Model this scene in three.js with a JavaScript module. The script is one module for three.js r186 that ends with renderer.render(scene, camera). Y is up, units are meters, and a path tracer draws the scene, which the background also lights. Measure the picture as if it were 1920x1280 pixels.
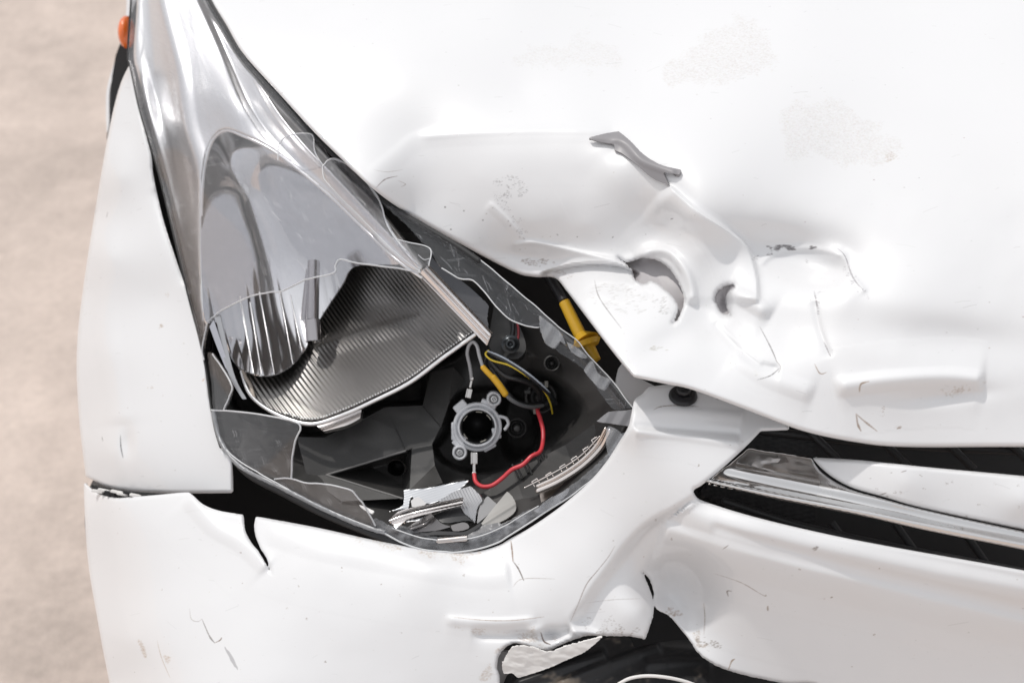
import * as THREE from 'three';
import { mergeGeometries } from 'three/addons/utils/BufferGeometryUtils.js';
import { ImprovedNoise } from 'three/addons/math/ImprovedNoise.js';
import { RoundedBoxGeometry } from 'three/addons/geometries/RoundedBoxGeometry.js';

// ------------------------------------------------------------------ camera, sky, sun, exposure
const scene = new THREE.Scene();
const FPX = 2666, PITCH = 38 * Math.PI / 180;            // focal length in photo pixels (1920 x 1280), downward tilt
const EYE = new THREE.Vector3(0, 1.45, 0.95);
const camera = new THREE.PerspectiveCamera(2 * Math.atan(640 / FPX) * 180 / Math.PI, 1024 / 682, 0.05, 80);
camera.position.copy(EYE);
camera.rotation.set(-PITCH, 0, 0);
camera.focus = 1.2;
camera.filmGauge = 36;
camera.userData.fStop = 5.6;
camera.updateProjectionMatrix();

const SUN = new THREE.Vector3(-0.36, 0.80, -0.28).normalize();
const sun = new THREE.DirectionalLight(new THREE.Color(1.0, 0.965, 0.92), 2.2);
sun.position.copy(SUN.clone().multiplyScalar(6)).add(new THREE.Vector3(0, 0.7, 0));
sun.target.position.set(0, 0.7, 0);
sun.castShadow = true; sun.shadow.radius = 3;
sun.shadow.mapSize.set(2048, 2048);
Object.assign(sun.shadow.camera, { left: -1.6, right: 1.6, top: 1.6, bottom: -1.6, near: 0.5, far: 14 });
scene.add(sun, sun.target);
const smooth01 = x => x * (1.6 - 0.6 * x);
{ // thin bright overcast: dimmer towards the horizon, bright overhead, a soft aureole round the sun
  const w = 512, h = 256, data = new Float32Array(w * h * 4), v = new THREE.Vector3();
  for (let j = 0; j < h; j++) for (let i = 0; i < w; i++) {
    const el = ((j + 0.5) / h - 0.5) * Math.PI, az = ((i + 0.5) / w - 0.5) * 2 * Math.PI;
    v.set(Math.cos(el) * Math.cos(az), Math.sin(el), Math.cos(el) * Math.sin(az));
    const t = smooth01(Math.max(0, v.y)), g = Math.pow(Math.max(0, v.dot(SUN)), 5) * 0.45;
    const k = (j * w + i) * 4;
    data[k] = 0.80 + 0.11 * t + g; data[k + 1] = 0.80 + 0.125 * t + g; data[k + 2] = 0.818 + 0.148 * t + g * 0.97; data[k + 3] = 1;
  }
  const tex = new THREE.DataTexture(data, w, h, THREE.RGBAFormat, THREE.FloatType);
  tex.mapping = THREE.EquirectangularReflectionMapping; tex.magFilter = tex.minFilter = THREE.LinearFilter; tex.needsUpdate = true;
  scene.background = tex; scene.environment = tex;
}
const renderer = new THREE.WebGLRenderer({ antialias: true });
renderer.setSize(1024, 682);
renderer.toneMapping = THREE.LinearToneMapping;
renderer.toneMappingExposure = 0.79;
renderer.shadowMap.enabled = true;

// ------------------------------------------------------------------ helpers
let seed = 7;
const rnd = () => { seed = (seed * 1664525 + 1013904223) >>> 0; return seed / 4294967296; };
const perlin = new ImprovedNoise();
const noise = (x, y, z = 0) => perlin.noise(x + 31.7, y + 17.3, z + 5.1);
const fbm = (x, y, o = 4) => { let a = 0, k = 1; for (let i = 0; i < o; i++) { a += k * noise(x, y, i * 7.7); x *= 2.03; y *= 2.03; k *= 0.5; } return a; };
const clamp = (x, a, b) => Math.min(b, Math.max(a, x));
const smooth = (a, b, x) => { const t = clamp((x - a) / (b - a), 0, 1); return t * t * (3 - 2 * t); };
const sP = Math.sin(PITCH), cP = Math.cos(PITCH);
// a photo pixel gives a direction; the depth (metres along the view axis) comes from the car's own heights and distances below
const ray = (px, py) => { const u = (px - 960) / FPX, v = (640 - py) / FPX; return new THREE.Vector3(u, -sP + v * cP, -cP - v * sP); };
const at = (px, py, d) => ray(px, py).multiplyScalar(d).add(EYE);
const depthAt = (px, py, kind, value) => {
  if (kind === 'd') return value;
  const r = ray(px, py);
  return kind === 'y' ? (value - EYE.y) / r.y : (value - EYE.z) / r.z;
};
// smooth (thin plate) surface through points given as [px, py, 'y' | 'z' | 'd', metres]
function field(points, lambda = 1e-4) {
  const S = 400, n = points.length, X = points.map(p => p[0] / S), Y = points.map(p => p[1] / S), N = n + 3;
  const U = r2 => r2 < 1e-12 ? 0 : 0.5 * r2 * Math.log(r2);
  const A = Array.from({ length: N }, () => new Float64Array(N + 1));
  for (let i = 0; i < n; i++) {
    for (let j = 0; j < n; j++) A[i][j] = U((X[i] - X[j]) ** 2 + (Y[i] - Y[j]) ** 2) + (i === j ? lambda : 0);
    A[i][n] = A[n][i] = 1; A[i][n + 1] = A[n + 1][i] = X[i]; A[i][n + 2] = A[n + 2][i] = Y[i];
    A[i][N] = depthAt(...points[i]);
  }
  for (let c = 0; c < N; c++) {
    let p = c; for (let r = c + 1; r < N; r++) if (Math.abs(A[r][c]) > Math.abs(A[p][c])) p = r;
    [A[c], A[p]] = [A[p], A[c]];
    for (let r = 0; r < N; r++) if (r !== c) { const f = A[r][c] / A[c][c]; if (f) for (let k = c; k <= N; k++) A[r][k] -= f * A[c][k]; }
  }
  const w = A.map((row, i) => row[N] / row[i]);
  return (px, py) => {
    const x = px / S, y = py / S; let s = w[n] + w[n + 1] * x + w[n + 2] * y;
    for (let i = 0; i < n; i++) s += w[i] * U((x - X[i]) ** 2 + (y - Y[i]) ** 2);
    return s;
  };
}
// outline through points; a point with a third entry 1 is a sharp corner, the others are rounded through
function loop(pts, closed = true, per = 7) {
  const out = [], n = pts.length, g = i => closed ? pts[(i + n) % n] : pts[clamp(i, 0, n - 1)];
  for (let i = 0; i < (closed ? n : n - 1); i++) {
    const b = g(i), c = g(i + 1), a = b[2] ? b : g(i - 1), d = c[2] ? c : g(i + 2);
    for (let k = 0; k < per; k++) {
      const t = k / per, t2 = t * t, t3 = t2 * t;
      const f = j => 0.5 * (2 * b[j] + (c[j] - a[j]) * t + (2 * a[j] - 5 * b[j] + 4 * c[j] - d[j]) * t2 + (3 * b[j] - a[j] - 3 * c[j] + d[j]) * t3);
      out.push([f(0), f(1)]);
    }
  }
  if (!closed) out.push([pts[n - 1][0], pts[n - 1][1]]);
  return out;
}
const straight = pts => pts.map(p => [p[0], p[1]]);
function sdPoly(poly) {            // signed distance in pixels, negative inside
  const n = poly.length; let x0 = 1e9, y0 = 1e9, x1 = -1e9, y1 = -1e9;
  for (const [x, y] of poly) { x0 = Math.min(x0, x); x1 = Math.max(x1, x); y0 = Math.min(y0, y); y1 = Math.max(y1, y); }
  const f = (x, y) => {
    let d = 1e18, inside = false;
    for (let i = 0, j = n - 1; i < n; j = i++) {
      const ax = poly[j][0], ay = poly[j][1], bx = poly[i][0], by = poly[i][1], ex = bx - ax, ey = by - ay, wx = x - ax, wy = y - ay;
      const t = clamp((wx * ex + wy * ey) / (ex * ex + ey * ey || 1e-9), 0, 1), qx = wx - ex * t, qy = wy - ey * t, q = qx * qx + qy * qy;
      if (q < d) d = q;
      if ((ay > y) !== (by > y) && x < (bx - ax) * (y - ay) / (by - ay) + ax) inside = !inside;
    }
    return inside ? -Math.sqrt(d) : Math.sqrt(d);
  };
  f.box = [x0, y0, x1, y1];
  return f;
}
function sdLine(pts) {             // [distance, side (+ right of the direction of travel on the picture), run along 0..1]
  return (x, y) => {
    let d = 1e18, side = 0, run = 0; const n = pts.length - 1;
    for (let i = 0; i < n; i++) {
      const [ax, ay] = pts[i], [bx, by] = pts[i + 1], ex = bx - ax, ey = by - ay, wx = x - ax, wy = y - ay;
      const t = clamp((wx * ex + wy * ey) / (ex * ex + ey * ey || 1e-9), 0, 1), qx = wx - ex * t, qy = wy - ey * t, q = qx * qx + qy * qy;
      if (q < d) { d = q; side = Math.sign(ex * wy - ey * wx) || 1; run = (i + t) / n; }
    }
    return [Math.sqrt(d), side, run];
  };
}
// dents, in metres of depth (positive: pushed in)
const blob = (x, y, rx, ry, amp, turn = 0) => { const c = Math.cos(turn), s = Math.sin(turn); return (px, py) => { const dx = px - x, dy = py - y, u = (dx * c + dy * s) / rx, v = (-dx * s + dy * c) / ry; const q = u * u + v * v; return q > 12 ? 0 : amp * Math.exp(-q); }; };
const ridge = (pts, amp, wl, wr = wl, fade = 0.15) => { const L = sdLine(loop(pts, false)); return (px, py) => { const [d, s, t] = L(px, py), w = s > 0 ? wr : wl; if (d > 4 * w) return 0; const e = fade ? smooth(0, fade, t) * smooth(0, fade, 1 - t) : 1; return amp * e * Math.exp(-d / w * (d / w < 1 ? d / w : 1)); }; };
const stepAt = (pts, amp, w, reach) => { const L = sdLine(loop(pts, false)); return (px, py) => { const [d, s, t] = L(px, py); if (d > reach * 3 || s < 0) return 0; return amp * smooth(0, w, d) * Math.exp(-((d / reach) ** 2)) * smooth(0, 0.12, t) * smooth(0, 0.12, 1 - t); }; };
const pocket = (poly, amp, w) => { const S = sdPoly(poly), b = S.box; return (px, py) => (px < b[0] || px > b[2] || py < b[1] || py > b[3]) ? 0 : amp * smooth(0, w, -S(px, py)); };
const plus = (f, ...g) => (x, y, s) => { let a = f(x, y, s); for (const h of g) a += h(x, y, s); return a; };

// a sheet cut to an outline: grid cells clipped at the edge, a front, a back and walls between
function sheet({ outer, holes = [], depth, step = 5, thick = 0.0012, roll = 0, rollDepth = 0, jag, uv, pos, back = true }) {
  const So = sdPoly(outer), Sh = holes.map(sdPoly), [bx0, by0, bx1, by1] = So.box;
  const x0 = bx0 - step * 1.37, y0 = by0 - step * 1.41, nx = Math.ceil((bx1 - x0) / step) + 2, ny = Math.ceil((by1 - y0) / step) + 2;
  const sd = (x, y) => { let s = So(x, y); for (const h of Sh) { const b = h.box; if (x > b[0] - 40 && x < b[2] + 40 && y > b[1] - 40 && y < b[3] + 40) s = Math.max(s, -h(x, y)); } return s + (jag ? jag(x, y) : 0); };
  const val = new Float32Array(nx * ny);
  for (let j = 0; j < ny; j++) for (let i = 0; i < nx; i++) { let v = sd(x0 + i * step, y0 + j * step); if (Math.abs(v) < 0.02) v = 0.02; val[j * nx + i] = v; }
  const P = [], UVs = [], map = new Map(), tri = [], rim = [];
  const push = (x, y, s) => {
    let d = depth(x, y, s);
    if (roll) { const q = clamp(1 + s / roll, 0, 1); d += rollDepth * (1 - Math.sqrt(Math.max(0, 1 - q * q))); }
    const p = pos ? pos(x, y, d) : at(x, y, d); P.push(p.x, p.y, p.z);
    return P.length / 3 - 1;
  };
  const node = (i, j) => { const k = j * nx + i; if (!map.has(k)) map.set(k, push(x0 + i * step, y0 + j * step, val[k])); return map.get(k); };
  const cross = (i, j, k, l) => {
    const a = j * nx + i, b = l * nx + k, key = -(Math.min(a, b) * 4 + (i === k ? 1 : 2));
    if (!map.has(key)) { const t = val[a] / (val[a] - val[b]); map.set(key, push(x0 + (i + (k - i) * t) * step, y0 + (j + (l - j) * t) * step, 0)); }
    return map.get(key);
  };
  for (let j = 0; j < ny - 1; j++) for (let i = 0; i < nx - 1; i++) {
    const c = [[i, j], [i + 1, j], [i + 1, j + 1], [i, j + 1]], ins = c.map(([a, b]) => val[b * nx + a] < 0);
    if (!ins.some(Boolean)) continue;
    const poly = [];
    for (let k = 0; k < 4; k++) {
      const m = (k + 1) % 4;
      if (ins[k]) poly.push([node(...c[k]), 0]);
      if (ins[k] !== ins[m]) poly.push([cross(...c[k], ...c[m]), ins[k] ? 1 : 2]);
    }
    for (let k = 1; k < poly.length - 1; k++) tri.push(poly[0][0], poly[k + 1][0], poly[k][0]);
    for (let k = 0; k < poly.length; k++) { const a = poly[k], b = poly[(k + 1) % poly.length]; if (a[1] === 1 && b[1] === 2) rim.push(a[0], b[0]); }
  }
  const n = P.length / 3, front = new THREE.BufferGeometry();
  front.setAttribute('position', new THREE.Float32BufferAttribute(P, 3)); front.setIndex(tri); front.computeVertexNormals();
  const N = front.attributes.normal.array, uvf = uv || ((x, y, z) => [x, z - y]);
  const pos2 = [...P], nor2 = [...N], uv2 = [], idx = [...tri];
  for (let k = 0; k < n; k++) uv2.push(...uvf(P[3 * k], P[3 * k + 1], P[3 * k + 2]));
  if (thick > 0) {
    for (let k = 0; k < n; k++) {
      for (let a = 0; a < 3; a++) { pos2.push(P[3 * k + a] - N[3 * k + a] * thick); nor2.push(-N[3 * k + a]); }
      uv2.push(uv2[2 * k], uv2[2 * k + 1]);
    }
    for (let k = 0; k < tri.length; k += 3) idx.push(tri[k] + n, tri[k + 2] + n, tri[k + 1] + n);
    const A = new THREE.Vector3(), B = new THREE.Vector3(), C = new THREE.Vector3();
    for (let k = 0; k < rim.length; k += 2) {
      const [a, b] = [rim[k], rim[k + 1]], base = pos2.length / 3, q = [a, b, b + n, a + n];
      A.fromArray(pos2, 3 * a); B.fromArray(pos2, 3 * b); C.fromArray(pos2, 3 * (a + n));
      const m = B.clone().sub(A).cross(C.clone().sub(A)).normalize().negate();
      for (const v of q) { pos2.push(pos2[3 * v], pos2[3 * v + 1], pos2[3 * v + 2]); nor2.push(-m.x, -m.y, -m.z); uv2.push(uv2[2 * v], uv2[2 * v + 1]); }
      idx.push(base, base + 1, base + 2, base, base + 2, base + 3);
    }
  }
  const geo = new THREE.BufferGeometry();
  geo.setAttribute('position', new THREE.Float32BufferAttribute(pos2, 3));
  geo.setAttribute('normal', new THREE.Float32BufferAttribute(nor2, 3));
  geo.setAttribute('uv', new THREE.Float32BufferAttribute(uv2, 2));
  geo.setIndex(idx);
  return geo;
}
function mesh(name, geo, mat, parent = scene, label) {
  const m = new THREE.Mesh(geo, mat); m.name = name; m.castShadow = m.receiveShadow = true; parent.add(m);
  if (label) m.userData.label = label;
  return m;
}
const tag = (o, label, category, group) => { o.userData.label = label; o.userData.category = category; if (group) o.userData.group = group; return o; };
const V = a => a.isVector3 ? a : at(...a);
function tube(pts, r, seg = 60, radial = 10, closedEnds = true) {
  const c = new THREE.CatmullRomCurve3(pts.map(V), false, 'centripetal');
  const g = new THREE.TubeGeometry(c, seg, r, radial, false);
  if (!closedEnds) return g;
  const caps = [0, 1].map(t => { const s = new THREE.SphereGeometry(r, radial, 6); s.translate(...c.getPoint(t).toArray()); return s; });
  return mergeGeometries([g, ...caps]);
}
function rod(a, b, r0, r1 = r0, seg = 24) {
  a = V(a); b = V(b); const d = b.clone().sub(a), g = new THREE.CylinderGeometry(r1, r0, d.length(), seg, 1);
  g.applyQuaternion(new THREE.Quaternion().setFromUnitVectors(new THREE.Vector3(0, 1, 0), d.clone().normalize()));
  g.translate(...a.clone().add(b).multiplyScalar(0.5).toArray()); return g;
}
// a frame at a point with its z axis towards n (default: along the lamp's axis, forwards and up)
function frameAt(p, n = new THREE.Vector3(0.02, 0.62, 0.78), roll = 0) {
  const z = n.clone().normalize(), x = new THREE.Vector3(1, 0, 0).sub(z.clone().multiplyScalar(z.x)).normalize(), y = z.clone().cross(x);
  const m = new THREE.Matrix4().makeBasis(x, y, z); if (roll) m.multiply(new THREE.Matrix4().makeRotationZ(roll));
  m.setPosition(V(p)); return m;
}
const lathe = (prof, seg = 48) => new THREE.LatheGeometry(prof.map(([r, h]) => new THREE.Vector2(r, h)), seg).rotateX(Math.PI / 2);
const put = (g, m) => g.applyMatrix4(m);
const rbox = (w, h, d, r = 0.0006) => new RoundedBoxGeometry(w, h, d, 2, r);

// ------------------------------------------------------------------ materials
const phys = o => new THREE.MeshPhysicalMaterial(o), std = o => new THREE.MeshStandardMaterial(o);
const rgb = (r, g, b) => new THREE.Color().setRGB(r, g, b);
function canvasTex(w, h, draw, srgb = true) {
  const c = document.createElement('canvas'); c.width = w; c.height = h; draw(c.getContext('2d'), w, h);
  const t = new THREE.CanvasTexture(c); if (srgb) t.colorSpace = THREE.SRGBColorSpace; t.wrapS = t.wrapT = THREE.RepeatWrapping; t.anisotropy = 8; return t;
}
function noiseTex(n, f, srgb = false) {
  const a = new Uint8Array(n * n * 4);
  for (let j = 0; j < n; j++) for (let i = 0; i < n; i++) { const c = f(i / n, j / n), k = (j * n + i) * 4; a[k] = c[0]; a[k + 1] = c[1]; a[k + 2] = c[2]; a[k + 3] = 255; }
  const t = new THREE.DataTexture(a, n, n); t.wrapS = t.wrapT = THREE.RepeatWrapping; t.magFilter = t.minFilter = THREE.LinearFilter; if (srgb) t.colorSpace = THREE.SRGBColorSpace; t.needsUpdate = true; return t;
}
const wrapN = (u, v, s, z = 0) => { const a = noise(u * s, v * s, z), b = noise((u - 1) * s, v * s, z), c = noise(u * s, (v - 1) * s, z), d = noise((u - 1) * s, (v - 1) * s, z); return a * (1 - u) * (1 - v) + b * u * (1 - v) + c * (1 - u) * v + d * u * v; };

// paint: uv in metres across the panel (x against z - y), one 1.3 m square
const paintUV = (x, y, z) => [(x + 0.55) / 1.3, (z - y + 1.45) / 1.3];
const roughTex = noiseTex(512, (u, v) => { const a = 0.5 + 0.5 * (wrapN(u, v, 6) + 0.5 * wrapN(u, v, 17, 3) + 0.3 * wrapN(u, v, 60, 9)); const k = clamp(130 + 110 * a, 0, 255); return [k, k, k]; });
roughTex.repeat.set(3, 3);
function paintMaterial(depth, draw, base = '#e5e5e6') {
  const S = 2048;
  const toC = (px, py) => { const p = at(px, py, depth(px, py, -50)), [u, v] = paintUV(p.x, p.y, p.z); return [u * S, (1 - v) * S]; };
  const map = canvasTex(S, S, g => {
    g.fillStyle = base; g.fillRect(0, 0, S, S);
    for (let i = 0; i < 4200; i++) {                    // road grime: fine specks
      const a = 0.05 + 0.3 * rnd() ** 3, r = 0.35 + 0.9 * rnd() ** 4;
      g.fillStyle = `rgba(${80 + 40 * rnd() | 0},${74 + 30 * rnd() | 0},${66 + 20 * rnd() | 0},${a})`;
      g.beginPath(); g.arc(rnd() * S, rnd() * S, r, 0, 7); g.fill();
    }
    for (let i = 0; i < 420; i++) {                     // hairline scratches
      const x = rnd() * S, y = rnd() * S, a = (rnd() - 0.5) * 1.4, l = 4 + 22 * rnd() ** 2;
      g.strokeStyle = `rgba(120,116,112,${0.06 + 0.2 * rnd()})`; g.lineWidth = 0.5 + 0.5 * rnd();
      g.beginPath(); g.moveTo(x, y); g.quadraticCurveTo(x + l * 0.5 * Math.cos(a), y + l * 0.5 * Math.sin(a) + 2 * rnd(), x + l * Math.cos(a), y + l * Math.sin(a)); g.stroke();
    }
    const pen = {
      line(pts, w, color) { g.strokeStyle = color; g.lineWidth = w; g.lineJoin = g.lineCap = 'round'; g.beginPath(); loop(pts, false, 5).forEach((p, i) => { const q = toC(...p); i ? g.lineTo(...q) : g.moveTo(...q); }); g.stroke(); },
      taper(pts, w, color) { const L = loop(pts, false, 6); for (let i = 0; i < L.length - 1; i++) { const t = i / (L.length - 1); g.strokeStyle = color; g.lineCap = 'round'; g.lineWidth = w * (0.25 + Math.sin(Math.PI * t) * (0.8 + 0.5 * noise(i * 0.9, w))); g.beginPath(); g.moveTo(...toC(...L[i])); g.lineTo(...toC(...L[i + 1])); g.stroke(); } },
      area(pts, color) { g.fillStyle = color; g.beginPath(); loop(pts, true, 5).forEach((p, i) => { const q = toC(p[0] + 2 * noise(p[0] * 0.11, p[1] * 0.11), p[1] + 2 * noise(p[1] * 0.13, p[0] * 0.13, 4)); i ? g.lineTo(...q) : g.moveTo(...q); }); g.fill(); },
      spray(cx, cy, rx, ry, n, color, size = 1.6, turn = 0, streak = 0) {   // a patch of many small scuffs
        for (let i = 0; i < n * 2.2; i++) {
          const a = rnd() * 6.283, q = Math.sqrt(rnd()), x = rx * q * Math.cos(a), y = ry * q * Math.sin(a), c = Math.cos(turn), s = Math.sin(turn);
          const X = cx + x * c - y * s, Y = cy + x * s + y * c;
          if (noise(X * 0.06, Y * 0.06, 2) + 0.5 * noise(X * 0.17, Y * 0.17, 8) < -0.02) continue;
          const p = toC(X, Y), r = size * (0.2 + 0.75 * rnd() ** 2);
          g.fillStyle = color; g.beginPath(); g.ellipse(p[0], p[1], r * (1 + streak * rnd()), r * 0.6, turn + 0.5 * (rnd() - 0.5), 0, 7); g.fill();
        }
      },
      smudge(pts, rgbText, alpha, grain = 900) {          // dried dirt film with its own outline and grain
        const L = loop(pts), b = sdPoly(L), [x0, y0, x1, y1] = b.box;
        for (let i = 0; i < grain * 10; i++) {
          const m = Math.min(24, 0.25 * (x1 - x0)), x = x0 - m + (x1 - x0 + 2 * m) * rnd(), y = y0 - m + (y1 - y0 + 2 * m) * rnd(), s = b(x, y) + m * 0.9 * fbm(x * 0.03, y * 0.03) + m * 0.5 * rnd();
          if (s > 0) continue;
          const p = toC(x, y); g.fillStyle = `rgba(${rgbText},${alpha * 1.25 * (0.2 + 1.2 * rnd())})`;
          g.beginPath(); g.ellipse(p[0], p[1], 0.7 + 1.6 * rnd() ** 2, 0.6 + 1.0 * rnd() ** 2, rnd() * 3, 0, 7); g.fill();
        }
      },
    };
    draw(pen, g, toC);
  });
  return phys({ map, roughness: 0.55, roughnessMap: roughTex, clearcoat: 1, clearcoatRoughness: 0.04 });
}

// ------------------------------------------------------------------ the setting: sandy ground
{
  const sandTex = noiseTex(1024, (u, v) => {
    const a = wrapN(u, v, 5) * 0.9 + wrapN(u, v, 13, 2) * 0.6 + wrapN(u, v, 40, 5) * 0.5 + wrapN(u, v, 150, 7) * 0.5 + (rnd() - 0.5) * 0.35;
    const k = 1 + 0.13 * a; return [clamp(205 * k, 0, 255), clamp(190 * k, 0, 255), clamp(180 * k, 0, 255)];
  }, true);
  const g = new THREE.PlaneGeometry(60, 60, 1, 1).rotateX(-Math.PI / 2), uv = g.attributes.uv;
  for (let i = 0; i < uv.count; i++) uv.setXY(i, uv.getX(i) * 30, uv.getY(i) * 30);
  const far = mesh('ground', g, std({ map: sandTex, roughness: 1 }), scene);
  far.position.y = -0.02; far.userData.kind = 'structure'; far.userData.label = 'pale beige sandy ground around the car'; far.userData.category = 'ground';
  const p = new THREE.PlaneGeometry(7, 7, 420, 420).rotateX(-Math.PI / 2), a = p.attributes.position, u2 = p.attributes.uv;
  p.translate(-1, 0, -1);
  for (let i = 0; i < a.count; i++) {
    const x = a.getX(i), z = a.getZ(i), edge = smooth(3.5, 3.0, Math.max(Math.abs(x + 1), Math.abs(z + 1)));
    const track = Math.exp(-(((x + 1.0 - 0.15 * z) / 0.16) ** 2)) * (0.6 + 0.4 * Math.sin(z * 60 + 3 * noise(x * 4, z * 4)));
    a.setY(i, (-0.012 + 0.014 * fbm(x * 1.7, z * 1.7, 3) + 0.006 * noise(x * 9, z * 9, 2) + 0.003 * noise(x * 31, z * 31, 4) - 0.02 * track * smooth(-0.6, 0.2, z)) * edge - 0.03 * (1 - edge));
    u2.setXY(i, x / 2, z / 2);
  }
  p.computeVertexNormals();
  const near = mesh('sand', p, std({ map: sandTex, roughness: 1, color: rgb(0.95, 0.95, 0.95) }), scene);
  near.userData.kind = 'structure'; near.userData.label = 'loose trodden beige sand beside the car'; near.userData.category = 'sand';
}

// ------------------------------------------------------------------ the car
const car = new THREE.Group(); car.name = 'damaged_car';
tag(car, 'white car with crumpled hood, smashed headlight and torn front bumper', 'car');
scene.add(car);
const part = (name, label) => { const g = new THREE.Group(); g.name = name; car.add(g); if (label) g.userData.label = label; return g; };

// ---- hood
const hoodBase = field([
  [380, -300, 'y', 0.885], [394, 0, 'y', 0.852], [456, 101, 'y', 0.838], [516, 168, 'y', 0.829], [590, 249, 'y', 0.817], [644, 302, 'y', 0.808], [700, 352, 'y', 0.797],
  [960, 0, 'y', 0.866], [960, -300, 'y', 0.895], [1500, 0, 'y', 0.876], [1500, -300, 'y', 0.905], [2300, -300, 'y', 0.93], [2300, 400, 'y', 0.84], [2300, 850, 'z', 0.14], [1920, 0, 'y', 0.888],
  [760, 150, 'y', 0.842], [980, 170, 'y', 0.838], [1200, 150, 'y', 0.845], [1920, 420, 'y', 0.812], [1560, 300, 'y', 0.826], [1700, 620, 'y', 0.768],
  [780, 258, 'd', 1.266], [880, 250, 'd', 1.258], [980, 247, 'd', 1.250], [1080, 246, 'd', 1.242], [1150, 250, 'd', 1.236],
  [760, 395, 'd', 1.256], [850, 448, 'd', 1.256], [960, 505, 'd', 1.262], [1040, 522, 'd', 1.248],
  [800, 330, 'd', 1.258], [900, 330, 'd', 1.246], [1000, 330, 'd', 1.236], [1100, 330, 'd', 1.226],
  [900, 400, 'd', 1.249], [1000, 420, 'd', 1.241], [1100, 420, 'd', 1.230], [1170, 312, 'd', 1.211], [1180, 400, 'd', 1.221], [1195, 448, 'd', 1.226], [1250, 430, 'd', 1.213], [1220, 480, 'd', 1.219], [1165, 482, 'd', 1.229], [1100, 480, 'd', 1.239], [1140, 440, 'd', 1.230], [1300, 545, 'd', 1.188], [1370, 440, 'd', 1.181], [1380, 520, 'd', 1.180], [1100, 560, 'd', 1.200],
  [1190, 705, 'y', 0.735], [1500, 805, 'z', 0.112], [1700, 838, 'z', 0.122], [1920, 838, 'z', 0.130], [1300, 730, 'y', 0.728],
  [1150, 600, 'd', 1.170], [1250, 578, 'd', 1.176], [1300, 620, 'd', 1.160], [1500, 680, 'd', 1.128], [1300, 400, 'd', 1.182], [1310, 475, 'd', 1.186], [1420, 420, 'd', 1.180],
]);
const hoodDepth = plus(hoodBase,
  ridge([[915, 378], [950, 410], [985, 452]], -0.0016, 5, 14, 0.15), ridge([[690, 330], [740, 290], [790, 256], [900, 248], [1040, 244], [1150, 246]], -0.002, 14, 26, 0.1), ridge([[782, 257], [900, 248], [1040, 244], [1150, 247]], -0.0012, 5, 8, 0.1), ridge([[960, 461], [1000, 454], [1080, 471], [1172, 492]], -0.0014, 3, 4, 0.1), ridge([[1424, 500], [1450, 478], [1500, 466], [1545, 470], [1580, 480]], -0.002, 9, 4, 0.1), ridge([[1578, 470], [1600, 515], [1625, 548]], -0.0018, 4, 9, 0.1), ridge([[1345, 605], [1390, 650], [1432, 684]], -0.0016, 3, 5, 0.1),
  ridge([[960, 462], [1000, 455], [1080, 472], [1170, 492]], -0.002, 6, 10),
  blob(1000, 482, 55, 14, 0.006, 0.15),
  ridge([[1150, 262], [1190, 330], [1225, 420], [1240, 470]], 0.003, 24, 36),                // fold at the right end of the big dent
  ridge([[1250, 345], [1300, 390], [1360, 430], [1400, 465], [1418, 520], [1420, 570]], -0.0075, 3.5, 44, 0.08),
  blob(1490, 478, 120, 52, 0.026, 0.1), blob(1540, 515, 60, 30, 0.008, -0.1), blob(1570, 478, 26, 16, -0.006, 0.5), blob(1590, 540, 26, 50, -0.004, 0.3),
  ridge([[1192, 486], [1222, 468], [1256, 474], [1284, 506], [1298, 545], [1296, 575]], -0.009, 11, 12), stepAt([[1010, 512], [1050, 500], [1100, 492], [1160, 495], [1205, 512]], 0.013, 6, 34),   // raised collar round the torn hole
  blob(1330, 600, 40, 60, 0.010, -0.6), blob(1250, 640, 60, 30, 0.005, -0.5), ridge([[1340, 600], [1385, 650], [1430, 685], [1465, 690]], 0.004, 8, 14),
  ridge([[1362, 545], [1400, 560], [1450, 590]], -0.009, 18, 20, 0.25), blob(1362, 570, 12, 26, 0.012),
  ridge([[1370, 660], [1440, 705], [1530, 740]], -0.004, 22, 22), blob(1490, 620, 60, 60, 0.006, 0.4), ridge([[1528, 560], [1540, 620], [1560, 670]], 0.0022, 4, 10),
  ridge([[1560, 725], [1660, 712], [1780, 705], [1850, 712]], -0.008, 18, 24, 0.12), blob(1780, 742, 70, 14, 0.004, -0.1),
  blob(1750, 630, 160, 40, 0.008, 0.1),
  (x, y) => 0.0011 * fbm(x * 0.006, y * 0.006, 3) * smooth(250, 420, y),
);
const tornLobe = [[1046, 516], [1100, 508], [1170, 492], [1215, 524], [1250, 545], [1272, 580], [1262, 604], [1290, 640], [1250, 690], [1190, 700, 1], [1150, 655], [1090, 580]];
const hoodOuter = loop([[200, -330, 1], [300, -160], [350, -75], [394, 0], [422, 44], [456, 101], [516, 168], [590, 249], [644, 302], [698, 353], [760, 398], [850, 450], [960, 508], [1000, 519], [1040, 521], [1062, 545], [1090, 582], [1150, 661], [1188, 707, 1], [1240, 718], [1300, 731], [1400, 768], [1500, 806], [1600, 828], [1700, 838], [1920, 838], [2300, 842, 1], [2300, -330, 1]]);
const tearA = [[1102, 258, 1], [1140, 249], [1160, 246, 1], [1180, 262], [1208, 290], [1240, 309], [1278, 318, 1], [1274, 327, 1], [1243, 323, 1], [1254, 346, 1], [1225, 335], [1195, 310], [1168, 288], [1152, 281, 1], [1150, 270], [1125, 266]];
const tearB = [[1160, 484, 1], [1178, 492], [1205, 484], [1236, 490], [1262, 512], [1279, 545], [1282, 570], [1270, 600, 1], [1262, 606, 1], [1272, 578], [1262, 556], [1240, 536], [1222, 526], [1206, 532], [1190, 522], [1185, 505]];
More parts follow.
